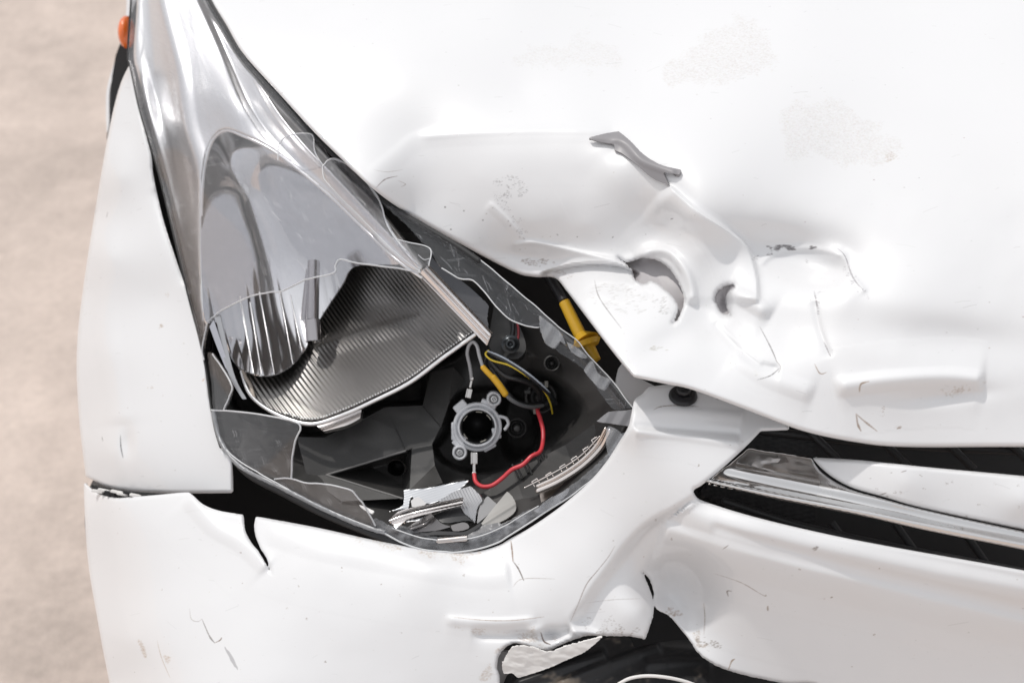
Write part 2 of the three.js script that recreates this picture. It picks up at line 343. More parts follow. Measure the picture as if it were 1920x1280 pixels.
const tearC = [[1341, 562], [1346, 547], [1362, 536], [1378, 533, 1], [1376, 540], [1366, 546], [1360, 560], [1362, 576], [1370, 590, 1], [1354, 586], [1346, 572]];
const saw = (a, s) => (x, y) => a * (Math.abs(((x * 0.8 + y * 0.6) / s) % 1) - 0.5) + a * noise(x * 0.3, y * 0.3);
const hood = part('hood', 'crumpled white hood with torn holes and folded edge');
const hoodPaint = paintMaterial(hoodDepth, p => {
  p.smudge([[960, 105], [1010, 85], [1120, 60], [1165, 95], [1150, 130], [1060, 130], [990, 135]], '186,176,166', 0.045, 1500);
  p.smudge([[1260, 110], [1330, 60], [1390, 20], [1450, 90], [1450, 130], [1330, 160], [1240, 150]], '182,170,160', 0.06, 2600);
  p.smudge([[1470, 210], [1560, 180], [1660, 240], [1710, 280], [1640, 310], [1520, 300], [1465, 290]], '184,173,163', 0.05, 2600);
  p.smudge([[1660, 290], [1680, 285], [1690, 300], [1665, 305]], '170,150,130', 0.12, 40);
  p.smudge([[1100, 20], [1130, 15], [1160, 25], [1130, 40]], '190,182,172', 0.02, 150);
  p.spray(957, 350, 34, 22, 260, 'rgba(120,117,118,0.32)', 1.5, 0.1); p.spray(945, 385, 40, 8, 60, 'rgba(120,117,118,0.35)', 1.2, 0.8);
  p.spray(975, 425, 12, 26, 90, 'rgba(130,126,126,0.3)', 1.3, -0.3);
  p.spray(950, 414, 46, 3, 70, 'rgba(110,105,105,0.5)', 1, 0.75, 1);
  p.spray(1480, 464, 52, 5, 300, 'rgba(98,94,96,0.5)', 1.5, 0, 2); p.spray(1440, 476, 32, 4, 90, 'rgba(110,106,108,0.45)', 1.2, -0.35, 2); p.spray(1514, 484, 4, 9, 26, 'rgba(110,106,108,0.5)', 1.1);
  p.taper([[1570, 465], [1585, 480], [1600, 520], [1620, 545]], 1.3, 'rgba(110,105,110,0.6)'); p.spray(1605, 530, 40, 8, 90, 'rgba(115,110,114,0.35)', 1.2, 0.9);
  p.spray(1535, 560, 4, 30, 60, 'rgba(110,106,108,0.45)', 1, 0); p.taper([[1527, 545], [1533, 575]], 1.2, 'rgba(105,100,104,0.6)'); p.taper([[1545, 640], [1558, 668]], 1.6, 'rgba(105,100,104,0.55)');
  p.taper([[1425, 612], [1445, 650], [1458, 680]], 0.9, 'rgba(70,66,66,0.75)'); p.taper([[1420, 712], [1445, 704], [1462, 690]], 1, 'rgba(60,58,58,0.75)'); p.line([[1455, 675], [1465, 688], [1460, 698]], 0.8, 'rgba(120,114,110,0.6)');
  p.taper([[1528, 682], [1538, 700], [1550, 698]], 1.1, 'rgba(130,105,88,0.8)'); p.taper([[1612, 735], [1615, 720], [1630, 715]], 2, 'rgba(150,128,110,0.75)');
  p.smudge([[1762, 738], [1790, 726], [1815, 722], [1850, 712], [1850, 722], [1815, 742], [1770, 748]], '165,148,134', 0.14, 300);
  p.taper([[1606, 775], [1609, 795], [1615, 808]], 2.2, 'rgba(150,132,120,0.8)'); p.taper([[1606, 776], [1622, 790], [1645, 808]], 2.2, 'rgba(155,138,126,0.7)'); p.spray(1655, 770, 5, 12, 16, 'rgba(140,122,108,0.5)', 1.4); p.spray(1685, 801, 6, 3, 12, 'rgba(140,122,108,0.6)', 1.6);
  p.spray(1160, 560, 60, 28, 240, 'rgba(165,160,156,0.22)', 1.8, 0.2, 2); p.spray(1240, 570, 26, 16, 130, 'rgba(140,136,132,0.28)', 1.2, 0.6, 2); p.taper([[1115, 525], [1125, 560], [1165, 615]], 1.2, 'rgba(110,105,102,0.6)');
  p.spray(1010, 492, 34, 8, 160, 'rgba(128,112,104,0.4)', 1.3, 0.1, 1); p.spray(1055, 515, 18, 7, 90, 'rgba(128,112,104,0.3)', 1.2, 0.2);
  p.taper([[705, 352], [722, 336], [745, 330]], 1, 'rgba(90,75,70,0.8)'); p.taper([[745, 338], [760, 345], [752, 350]], 0.7, 'rgba(130,110,100,0.6)'); p.taper([[700, 318], [725, 322], [755, 318]], 0.7, 'rgba(150,140,134,0.6)');
  for (const [x, y] of [[870, 395], [835, 388], [905, 412], [1030, 388], [1046, 440], [1083, 444], [1150, 445], [1232, 443], [1260, 410], [845, 430], [1015, 296], [1440, 500], [1460, 520], [1430, 745], [1200, 690], [1235, 700]]) p.spray(x, y, 1.5, 1.5, 3, 'rgba(90,86,84,0.75)', 1);
  p.spray(1235, 655, 18, 6, 40, 'rgba(160,155,140,0.4)', 1.4, 0.2, 2); p.smudge([[1360, 680], [1400, 690], [1420, 697], [1380, 696]], '205,202,178', 0.05, 60);
});
mesh('panel', sheet({ outer: hoodOuter, holes: [loop(tearB), loop(tearC)], depth: hoodDepth, step: 3, thick: 0.0012, roll: 9, rollDepth: 0.006, uv: paintUV, jag: (x, y) => Math.hypot(x - 1225, y - 540) < 80 || Math.hypot(x - 1360, y - 562) < 40 ? 1.6 * noise(x * 0.22, y * 0.22) + 1.3 * noise(x * 0.5, y * 0.5, 4) : 0 }), hoodPaint, hood);
const shadedLining = phys({ color: rgb(0.46, 0.44, 0.45), roughness: 0.45 });  // lining grey: the shade inside the torn holes is put into the colour
const primer = phys({ color: rgb(0.27, 0.26, 0.27), roughness: 0.5, clearcoat: 0.2, clearcoatRoughness: 0.3 });
{ // curled tongue of metal hanging over the big dent, and the sheet seen inside the two holes
  const base = (x, y) => hoodDepth(x, y) - 0.0035;
  mesh('torn_flap', sheet({ outer: loop(tearA), depth: plus(base, ridge([[1110, 258], [1165, 262], [1205, 300], [1260, 322]], -0.003, 9, 11, 0)), step: 2, thick: 0.003, jag: (x, y) => 0.9 * noise(x * 0.3, y * 0.3) }), primer, hood, 'grey curled tongue of torn metal on the hood');
  mesh('torn_hole_lining', sheet({ outer: loop([[1150, 478], [1205, 474], [1245, 482], [1275, 510], [1293, 550], [1292, 590], [1275, 616], [1250, 600], [1240, 560], [1215, 540], [1180, 535]]), depth: (x, y) => hoodDepth(x, y) + 0.016, step: 3 }), shadedLining, hood, 'grey sheet inside the large torn hole, shade put into its colour');
  mesh('torn_hole_lining', sheet({ outer: loop([[1332, 562], [1340, 540], [1370, 524], [1388, 530], [1380, 560], [1384, 600], [1350, 600]]), depth: (x, y) => hoodDepth(x, y) + 0.008, step: 3 }), shadedLining, hood, 'grey sheet inside the small torn hole, shade put into its colour');
}

// ---- fender
const fender = part('fender', 'white front fender with small dent, beside the headlight');
const fenderDepth = plus(field([
  [243, 110, 'd', 1.462], [262, 230, 'd', 1.432], [301, 336, 'd', 1.405], [330, 480, 'd', 1.375], [370, 600, 'd', 1.350], [392, 700, 'd', 1.330], [405, 800, 'd', 1.315], [437, 925, 'd', 1.298],
  [235, 140, 'd', 1.475], [204, 242, 'd', 1.475], [178, 400, 'd', 1.475], [155, 540, 'd', 1.470], [143, 660, 'd', 1.462], [147, 780, 'd', 1.448], [160, 895, 'd', 1.432],
  [225, 330, 'd', 1.436], [210, 480, 'd', 1.427], [205, 660, 'd', 1.412], [210, 850, 'd', 1.385], [290, 560, 'd', 1.388], [300, 800, 'd', 1.345], [320, 920, 'd', 1.332],
]), ridge([[236, 240], [205, 420], [200, 600], [215, 720], [225, 800]], -0.003, 26, 30, 0.1), blob(238, 830, 12, 26, 0.005, 0.1), ridge([[285, 350], [310, 440], [345, 540]], 0.003, 12, 6));
const fenderPaint = paintMaterial(fenderDepth, p => {
  p.spray(302, 614, 4, 7, 26, 'rgba(150,125,104,0.8)', 1.2); p.spray(345, 638, 4, 6, 20, 'rgba(130,112,98,0.8)', 1.1); p.spray(281, 727, 5, 4, 12, 'rgba(170,150,134,0.6)', 1.2); p.spray(384, 715, 5, 10, 60, 'rgba(190,160,130,0.8)', 1.4); p.spray(312, 553, 5, 4, 10, 'rgba(190,175,160,0.5)', 1.3);
  p.taper([[225, 815], [226, 838], [230, 858]], 1.3, 'rgba(50,50,52,0.85)'); p.taper([[190, 818], [192, 826]], 1, 'rgba(90,90,90,0.8)'); p.taper([[199, 408], [201, 398]], 1, 'rgba(90,90,90,0.7)');
});
mesh('panel', sheet({ outer: loop([[244, 118, 1], [267, 230], [283, 292], [287, 330], [305, 410], [328, 482], [364, 588], [384, 670], [392, 740], [405, 800], [418, 845, 1], [434, 862], [437, 924, 1], [330, 925], [240, 921], [200, 912], [160, 893, 1], [147, 780], [143, 660], [155, 540], [180, 380], [204, 242], [224, 161]]), depth: fenderDepth, step: 4, thick: 0.0012, roll: 5, rollDepth: 0.004, uv: paintUV }), fenderPaint, fender);
// the far side of the fender turns round the corner of the car
const ruled = (pts, back, inset) => {
  const P = [], I = []; pts.forEach(q => { const a = V(q); P.push(a.x, a.y, a.z, a.x + inset, a.y - 0.01, a.z - back * 0.5, a.x + inset * 2.2, a.y - 0.02, a.z - back); });
  for (let i = 0; i < pts.length - 1; i++) for (let k = 0; k < 2; k++) { const a = 3 * i + k, b = a + 3; I.push(a, b, a + 1, a + 1, b, b + 1); }
  const g = new THREE.BufferGeometry(); g.setAttribute('position', new THREE.Float32BufferAttribute(P, 3)); g.setAttribute('uv', new THREE.Float32BufferAttribute(P.flatMap((v, i) => i % 3 === 0 ? paintUV(P[i], P[i + 1], P[i + 2]) : []), 2)); g.setIndex(I); g.computeVertexNormals(); return g;
};
mesh('side_panel', ruled([[224, 163], [204, 244], [181, 380], [157, 540], [146, 660], [150, 780], [162, 892]].map(([x, y]) => at(x, y, fenderDepth(x, y) + 0.004)), 0.35, 0.012), fenderPaint, fender);
// wheel arch, tyre and side marker seen past the fender
{
  const paintPlain = phys({ color: rgb(0.79, 0.79, 0.8), roughness: 0.45, clearcoat: 0.7, clearcoatRoughness: 0.08 });
  const arch = part('wheel_arch', 'white wheel arch lip behind the fender');
  mesh('arch_lip', sheet({ outer: loop([[236, -20, 1], [246, 0], [243, 60], [238, 95], [222, 128], [207, 170], [206, 215], [200, 258, 1], [198, 210], [200, 165], [214, 115], [229, 70], [236, 20]]), depth: field([[240, 0, 'd', 1.66], [236, 80, 'd', 1.65], [200, 170, 'd', 1.67], [200, 250, 'd', 1.66]]), step: 2, thick: 0.01 }), paintPlain, arch);
  const tyre = part('front_tyre', 'dark tyre just visible in the wheel arch');
  mesh('sidewall', sheet({ outer: loop([[250, 80, 1], [238, 92], [218, 128], [205, 168], [204, 230], [200, 262], [215, 300, 1], [260, 240, 1]]), depth: field([[240, 90, 'd', 1.64], [205, 170, 'd', 1.655], [200, 262, 'd', 1.64], [250, 200, 'd', 1.6]]), step: 3, thick: 0.02 }), std({ color: rgb(0.03, 0.03, 0.032), roughness: 0.75 }), tyre);
  const marker = part('side_marker', 'orange side marker lamp on the fender side');
  const g = new THREE.SphereGeometry(1, 20, 14); g.scale(0.009, 0.018, 0.02); g.translate(...at(237, 60, 1.60).toArray());
  mesh('lamp_lens', g, phys({ color: rgb(0.85, 0.16, 0.015), roughness: 0.25, clearcoat: 1 }), marker);
}

// ---- engine bay: near-black backing sheet added to keep the openings dark
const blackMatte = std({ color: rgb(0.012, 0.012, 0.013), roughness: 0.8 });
{
  const bay = part('engine_bay', 'engine bay with an added near-black backing behind the broken panels');
  mesh('dark_backing', sheet({ outer: straight([[210, 120], [330, -200], [2300, -200], [2300, 1500], [230, 1500], [180, 900]]), depth: field([[210, 120, 'd', 1.62], [960, 300, 'd', 1.62], [2300, 300, 'd', 1.62], [230, 1400, 'd', 1.42], [1000, 1400, 'd', 1.45], [2300, 1400, 'd', 1.45], [180, 900, 'd', 1.50], [900, 800, 'd', 1.56]]), step: 40, thick: 0.01 }), blackMatte, bay);
  const dip = mesh('dipstick_handle', mergeGeometries([
    rod([1058, 566, 1.262], [1088, 628, 1.250], 0.0050, 0.0058), rod([1088, 628, 1.250], [1098, 642, 1.246], 0.0058, 0.0135),
    rod([1098, 642, 1.246], [1101, 650, 1.245], 0.0140, 0.0110), rod([1101, 648, 1.248], [1118, 676, 1.243], 0.0065, 0.0045)]), phys({ color: rgb(0.62, 0.36, 0.02), roughness: 0.4 }), bay, 'yellow plastic handle in the gap beside the headlight');
  mesh('dipstick_tube', rod([1020, 500, 1.30], [1058, 566, 1.262], 0.0042), std({ color: rgb(0.02, 0.02, 0.022), roughness: 0.35 }), bay);
}

// ---- front bumper
const bumper = part('front_bumper', 'cracked white front bumper with torn hole and split edge');
const bumperBase = field([
  [157, 930, 'd', 1.418], [160, 905, 'd', 1.425], [163, 1050, 'd', 1.395], [180, 1150, 'd', 1.366], [205, 1280, 'd', 1.338], [240, 1450, 'd', 1.30],
  [200, 930, 'd', 1.372], [230, 1050, 'd', 1.335], [245, 1200, 'd', 1.300], [280, 1400, 'd', 1.26], [350, 928, 'd', 1.300], [350, 1050, 'd', 1.275], [370, 1200, 'd', 1.238], [400, 1400, 'd', 1.20],
  [480, 970, 'd', 1.262], [480, 1100, 'd', 1.228], [600, 992, 'd', 1.238], [700, 1014, 'd', 1.222], [800, 1031, 'd', 1.211], [880, 1036, 'd', 1.204], [960, 1010, 'd', 1.198], [1080, 930, 'd', 1.180], [1160, 830, 'd', 1.158], [1186, 800, 'd', 1.146],
  [600, 1040, 'd', 1.222], [800, 1070, 'd', 1.194], [600, 1200, 'd', 1.194], [600, 1400, 'd', 1.180], [800, 1180, 'd', 1.181], [900, 1300, 'd', 1.174], [960, 1120, 'd', 1.174], [1080, 1050, 'd', 1.166],
  [1215, 725, 'y', 0.702], [1290, 735, 'y', 0.700], [1250, 805, 'y', 0.688], [1380, 826, 'y', 0.682], [1440, 790, 'y', 0.688], [1200, 770, 'y', 0.695], [1250, 860, 'd', 1.141], [1180, 930, 'd', 1.154], [1330, 870, 'd', 1.136],
  [1303, 917, 'd', 1.134], [1250, 1000, 'd', 1.148], [1420, 990, 'd', 1.126], [1600, 1030, 'd', 1.116], [1920, 1090, 'd', 1.110], [2300, 1150, 'd', 1.11], [1350, 1080, 'd', 1.148], [1600, 1150, 'd', 1.138], [1920, 1200, 'd', 1.136], [1400, 1240, 'd', 1.166], [1700, 1330, 'd', 1.165], [2300, 1350, 'd', 1.15], [1240, 1120, 'd', 1.172], [1150, 1150, 'd', 1.157], [1205, 1140, 'd', 1.154], [1100, 1185, 'd', 1.163], [1185, 1185, 'd', 1.160],
]);
const lobeEdge = [[1196, 1064], [1206, 1076], [1215, 1095], [1226, 1125], [1227, 1150], [1218, 1178], [1210, 1199]];
const bumperDepth = plus(bumperBase,
  stepAt([[1410, 822], [1360, 868], [1290, 930], [1200, 985], [1120, 1080], [1085, 1130], [1055, 1168]].reverse(), 0.010, 26, 70),
  ridge([[1288, 945], [1320, 972], [1453, 1008], [1662, 1056], [1920, 1110], [2100, 1150]], -0.007, 26, 34, 0.06),
  ridge([[1235, 990], [1300, 1010], [1420, 1045], [1600, 1092], [1800, 1142], [2100, 1215]], -0.005, 18, 46, 0.08), ridge([[1330, 985], [1420, 1012], [1600, 1060], [1800, 1108], [2100, 1180]], 0.0022, 10, 12, 0.08),
  ridge([[350, 928], [400, 985], [450, 1015], [505, 1066]], -0.004, 14, 22, 0.08),          // folded edge left of the split
  ridge([[480, 985], [600, 1022], [760, 1052], [900, 1075], [960, 1072]], -0.0035, 24, 30, 0.1),
  ridge([[1188, 806], [1280, 816], [1392, 832]], -0.004, 9, 12, 0.05), ridge([[1188, 800], [1280, 806], [1390, 815]], 0.003, 10, 6, 0.05), ridge([[1180, 772], [1260, 768], [1400, 780]], -0.002, 10, 16, 0.05),
  blob(1260, 1112, 75, 58, 0.032, 0.6), blob(1300, 1190, 60, 40, 0.006, 0.7),
  ridge([[880, 1190], [960, 1192], [1040, 1188], [1075, 1178]], 0.006, 10, 12), blob(1035, 1190, 14, 10, 0.008), blob(1005, 1185, 14, 12, -0.005), ridge([[830, 1160], [920, 1166], [1010, 1160]], -0.003, 8, 14),
  ridge([[1068, 1186], [1090, 1182], [1130, 1190]], -0.004, 5, 6),
  (x, y) => 0.0012 * fbm(x * 0.005 + 3, y * 0.005, 3) * smooth(900, 1000, y),
);
const slit = [[455, 960, 1], [457, 972], [460, 996], [472, 1018], [486, 1036], [507, 1073, 1], [500, 1048], [488, 1028], [479, 1005], [476, 985], [480, 966, 1], [470, 940, 1]];
const bumperOuter = loop([
  [157, 903, 1], [166, 912], [185, 926], [215, 933], [240, 932], [290, 928], [345, 923], [358, 926], [380, 945], [410, 957], [457, 965, 1], [468, 960], [480, 968, 1], [520, 975], [600, 990], [700, 1012], [800, 1030], [880, 1035], [930, 1024], [960, 1008], [1000, 985], [1050, 950], [1100, 908], [1135, 868], [1160, 830], [1178, 800], [1184, 775], [1190, 750], [1205, 738], [1214, 728], [1230, 723], [1310, 722], [1480, 760, 1], [1480, 806, 1],
  [1427, 808, 1], [1400, 836], [1360, 873], [1318, 908], [1302, 918], [1304, 928], [1322, 940], [1412, 968], [1537, 998], [1662, 1023], [1920, 1069], [2300, 1140, 1], [2300, 1480, 1], [1700, 1480, 1], [1560, 1300], [1470, 1281], [1407, 1268], [1350, 1251], [1313, 1228], [1295, 1203], [1277, 1180], [1254, 1154], [1230, 1140], [1226, 1112], [1219, 1088], [1205, 1072, 1],
  [1213, 1090], [1224, 1122], [1226, 1148], [1218, 1176], [1210, 1199, 1], [1183, 1193], [1140, 1192], [1100, 1192], [1060, 1205], [1020, 1222], [985, 1210], [962, 1206], [940, 1222], [932, 1250], [938, 1285], [945, 1480, 1], [250, 1480, 1], [205, 1282], [180, 1150], [164, 1050], [157, 940]]);
const bumperPaint = paintMaterial(bumperDepth, p => {
  p.smudge([[255, 1200], [264, 1198], [272, 1212], [274, 1232], [266, 1228]], '175,155,138', 0.14, 120); p.smudge([[306, 1226], [320, 1232], [316, 1244], [308, 1240]], '185,166,148', 0.12, 60);
  p.taper([[294, 1200], [302, 1232], [318, 1270]], 1.4, 'rgba(190,178,166,0.7)'); p.taper([[378, 1160], [392, 1192], [402, 1205]], 2.2, 'rgba(140,136,134,0.75)'); p.taper([[402, 1205], [412, 1200], [415, 1195]], 1.2, 'rgba(110,90,78,0.9)'); p.area([[420, 1212], [432, 1225], [446, 1255], [436, 1245]], 'rgba(150,148,150,0.55)'); p.taper([[355, 1140], [358, 1160], [370, 1165], [378, 1160]], 0.8, 'rgba(150,142,136,0.7)');
  p.taper([[958, 1014], [960, 1030], [962, 1052]], 1.4, 'rgba(110,84,66,0.9)'); p.taper([[962, 1052], [972, 1066], [982, 1088]], 1.3, 'rgba(70,58,52,0.9)'); p.taper([[962, 1100], [980, 1085], [1040, 1085]], 0.9, 'rgba(150,140,132,0.7)');
  p.taper([[1152, 1025], [1140, 1045], [1120, 1070], [1100, 1095], [1085, 1130], [1070, 1165]], 0.9, 'rgba(110,96,88,0.75)'); p.spray(1150, 1016, 5, 4, 8, 'rgba(120,108,100,0.7)', 1.1);
  p.taper([[845, 1156], [900, 1162], [960, 1163], [1020, 1156]], 1, 'rgba(130,108,92,0.75)'); p.smudge([[856, 1176], [900, 1180], [955, 1182], [955, 1188], [900, 1188]], '160,142,126', 0.12, 260); p.smudge([[968, 1178], [1000, 1186], [1030, 1196], [1060, 1196], [1020, 1216], [985, 1205]], '158,138,122', 0.12, 500); p.taper([[1014, 1185], [1020, 1202], [1032, 1208]], 1.8, 'rgba(80,64,56,0.9)'); p.smudge([[1075, 1200], [1110, 1192], [1140, 1194], [1090, 1208]], '140,128,116', 0.12, 200);
  p.spray(1130, 1170, 40, 20, 160, 'rgba(120,110,104,0.35)', 1, 0.1, 1); p.spray(1165, 1185, 45, 12, 160, 'rgba(130,118,108,0.35)', 1.2, 0, 1); p.taper([[1100, 1130], [1150, 1124], [1200, 1122]], 1, 'rgba(170,165,162,0.6)');
  p.smudge([[925, 1270], [930, 1235], [945, 1215], [930, 1215], [905, 1250], [900, 1278]], '172,156,142', 0.10, 400);
  p.smudge([[1300, 1192], [1312, 1182], [1315, 1202], [1330, 1210], [1310, 1215]], '165,148,132', 0.16, 120); p.spray(1330, 1208, 26, 12, 160, 'rgba(110,98,90,0.45)', 1.1, 0.4, 2); p.taper([[1320, 1190], [1322, 1160], [1320, 1130]], 0.8, 'rgba(140,126,116,0.6)'); p.taper([[1366, 1256], [1372, 1240], [1378, 1235]], 2, 'rgba(150,130,112,0.6)'); p.smudge([[1238, 1138], [1262, 1146], [1284, 1152], [1270, 1156], [1248, 1150]], '150,128,116', 0.16, 120);
  p.taper([[1340, 1075], [1390, 1092], [1430, 1115], [1438, 1116]], 1, 'rgba(150,138,130,0.7)'); p.spray(1433, 1114, 5, 4, 10, 'rgba(130,112,100,0.8)', 1.2); p.taper([[1366, 1118], [1364, 1108], [1372, 1108]], 1, 'rgba(110,98,92,0.8)'); p.taper([[1440, 1145], [1440, 1136]], 2, 'rgba(150,136,126,0.7)');
  p.spray(1528, 1026, 6, 6, 18, 'rgba(120,112,106,0.7)', 1.3, 0.8, 2); p.spray(1578, 1034, 6, 6, 14, 'rgba(150,144,138,0.6)', 1.2, 0.8, 2); p.taper([[1355, 1030], [1366, 1022]], 1.2, 'rgba(130,122,116,0.7)'); p.spray(1300, 790, 4, 2, 8, 'rgba(80,70,64,0.85)', 1.2); p.taper([[1226, 768], [1240, 762], [1270, 760], [1310, 762]], 1.1, 'rgba(110,94,84,0.8)'); p.area([[1300, 760], [1340, 756], [1370, 764], [1345, 764]], 'rgba(235,235,236,0.5)'); p.spray(1392, 825, 10, 3, 24, 'rgba(130,118,108,0.6)', 1.2);
  p.smudge([[600, 988], [700, 1010], [800, 1028], [890, 1034], [960, 1008], [952, 1020], [890, 1044], [780, 1040], [690, 1022]], '160,134,110', 0.12, 900); p.smudge([[700, 1018], [800, 1034], [890, 1040], [950, 1026], [955, 1052], [900, 1052], [800, 1046]], '188,174,162', 0.035, 700);
  for (const [x, y] of [[279, 958], [302, 1105], [334, 1063], [345, 1150], [430, 1128], [451, 1035], [455, 1093], [505, 1115], [538, 1140], [560, 1098], [575, 1160], [610, 1240], [640, 1064], [716, 1095], [752, 1186], [750, 1116], [851, 1051], [924, 1148], [870, 1079], [1230, 975], [1246, 876], [1310, 872], [1288, 905], [1260, 1010], [1590, 1057], [1500, 1067], [1650, 1066], [1640, 1190], [1560, 1120]]) p.spray(x, y, 2, 2, 4, 'rgba(120,104,92,0.75)', 1);
});
const lobeJag = (x, y) => y > 1060 && x > 900 && x < 1480 ? 1.3 * noise(x * 0.25, y * 0.25) + 0.6 * noise(x * 0.6, y * 0.6, 3) : (Math.hypot(x - 480, y - 1010) < 70 ? 0.7 * noise(x * 0.2, y * 0.2) : 0);
mesh('cover', sheet({ outer: bumperOuter, holes: [loop(slit)], depth: bumperDepth, step: 3.6, thick: 0.0025, roll: 6, rollDepth: 0.003, uv: paintUV, jag: lobeJag }), bumperPaint, bumper);
mesh('side_panel', ruled([[158, 932], [158, 980], [164, 1050], [181, 1150], [206, 1280], [228, 1380]].map(([x, y]) => at(x, y, bumperDepth(x, y) + 0.004)), 0.35, 0.012), bumperPaint, bumper);
{
  const foam = std({ color: rgb(0.78, 0.76, 0.74), roughness: 0.9 });
  mesh('torn_strip', sheet({ outer: loop([[941, 1246, 1], [950, 1228], [965, 1212], [1000, 1214], [1027, 1222], [1073, 1208], [1130, 1194, 1], [1112, 1210], [1093, 1224], [1060, 1238], [1035, 1250], [1000, 1262], [971, 1271, 1], [960, 1262], [945, 1262]]), depth: (x, y) => 1.162 + 0.00012 * (y - 1230) - 0.00006 * (x - 1000) + 0.0010 * fbm(x * 0.03, y * 0.07), step: 2, thick: 0.002, jag: (x, y) => 1.2 * noise(x * 0.3, y * 0.3) }), foam, bumper, 'raw white torn plastic strip at the bumper hole');
  mesh('mounting_bracket', rbox(0.012, 0.05, 0.006).applyMatrix4(frameAt([945, 1275, 1.20])), std({ color: rgb(0.35, 0.35, 0.36), roughness: 0.5 }), bumper);
  const trayTex = noiseTex(512, (u, v) => { const d = smooth(0.05, 0.5, wrapN(u, v, 4) + 0.6 * wrapN(u, v, 11, 3) + 0.4 * wrapN(u, v, 40, 6)); return [30 + 95 * d, 30 + 84 * d, 32 + 70 * d]; }, true); trayTex.repeat.set(5, 5);
  const trayD = plus(field([[900, 1320, 'd', 1.19], [960, 1275, 'd', 1.186], [1090, 1228, 'd', 1.20], [1200, 1210, 'd', 1.225], [1300, 1200, 'd', 1.235], [1330, 1280, 'd', 1.195], [1150, 1330, 'd', 1.17], [1500, 1300, 'd', 1.21]]),
    ridge([[960, 1282], [1060, 1248], [1140, 1222]], -0.007, 9, 14, 0.1), ridge([[1040, 1285], [1120, 1250], [1195, 1222], [1240, 1206]], -0.006, 8, 16, 0.1), ridge([[1200, 1245], [1280, 1236], [1340, 1236]], -0.005, 12, 14));
  mesh('splash_shield', sheet({ outer: loop([[935, 1480, 1], [945, 1278], [1000, 1258], [1060, 1238], [1110, 1206], [1150, 1194], [1180, 1196], [1192, 1214], [1215, 1208], [1300, 1200], [1420, 1230], [1560, 1300], [1560, 1480, 1]]), depth: trayD, step: 3, thick: 0.002 }), std({ map: trayTex, roughness: 0.45 }), bumper, 'dusty black plastic splash shield showing through the bumper hole');
  mesh('lower_trim', tube([[1160, 1282, 1.150], [1180, 1272, 1.148], [1210, 1267, 1.147], [1245, 1269, 1.147], [1280, 1276, 1.150], [1320, 1290, 1.155]], 0.0014, 40, 8), foam, bumper);
  // teeth of the clip strip under the fender edge
  mesh('clip_strip', sheet({ outer: loop([[168, 908, 1], [200, 914], [260, 922], [330, 926, 1], [240, 936], [190, 932]]), depth: (x, y) => bumperDepth(x, y) + 0.012, step: 3 }), blackMatte, bumper);
  for (let i = 0; i < 7; i++) mesh('clip_tooth', rbox(0.011, 0.0024, 0.006).applyMatrix4(frameAt([182 + i * 12, 921 + i * 1.3 - (i % 2) * 3, bumperDepth(190 + i * 10, 928) - 0.001 + 0.006], undefined, -0.2)), i % 3 === 2 ? blackMatte : foam, bumper);
  // hood landing: a painted bracket in the gap, and the push clip on the ledge
  mesh('gap_bracket', sheet({ outer: loop([[1160, 690, 1], [1170, 676, 1], [1192, 705, 1], [1260, 745], [1212, 760], [1190, 775, 1], [1176, 756], [1156, 722]]), depth: field([[1160, 690, 'd', 1.215], [1192, 705, 'd', 1.215], [1190, 770, 'd', 1.19], [1240, 745, 'd', 1.21]]), step: 3, thick: 0.002 }), phys({ color: rgb(0.75, 0.75, 0.76), roughness: 0.45, clearcoat: 0.5 }), bumper);
  mesh('push_clip', mergeGeometries([lathe([[0.0001, 0.004], [0.009, 0.0035], [0.0115, 0.0012], [0.0118, 0], [0.0001, 0]]).applyMatrix4(frameAt([1281, 742, bumperDepth(1281, 742) - 0.001], new THREE.Vector3(0, 1, 0.1))), lathe([[0.0001, 0.009], [0.005, 0.0085], [0.0062, 0.006], [0.0066, 0.003], [0.0001, 0.003]], 8).applyMatrix4(frameAt([1281, 740, bumperDepth(1281, 740) - 0.001], new THREE.Vector3(0, 1, 0.1)))]), std({ color: rgb(0.015, 0.015, 0.017), roughness: 0.4 }), bumper);
}

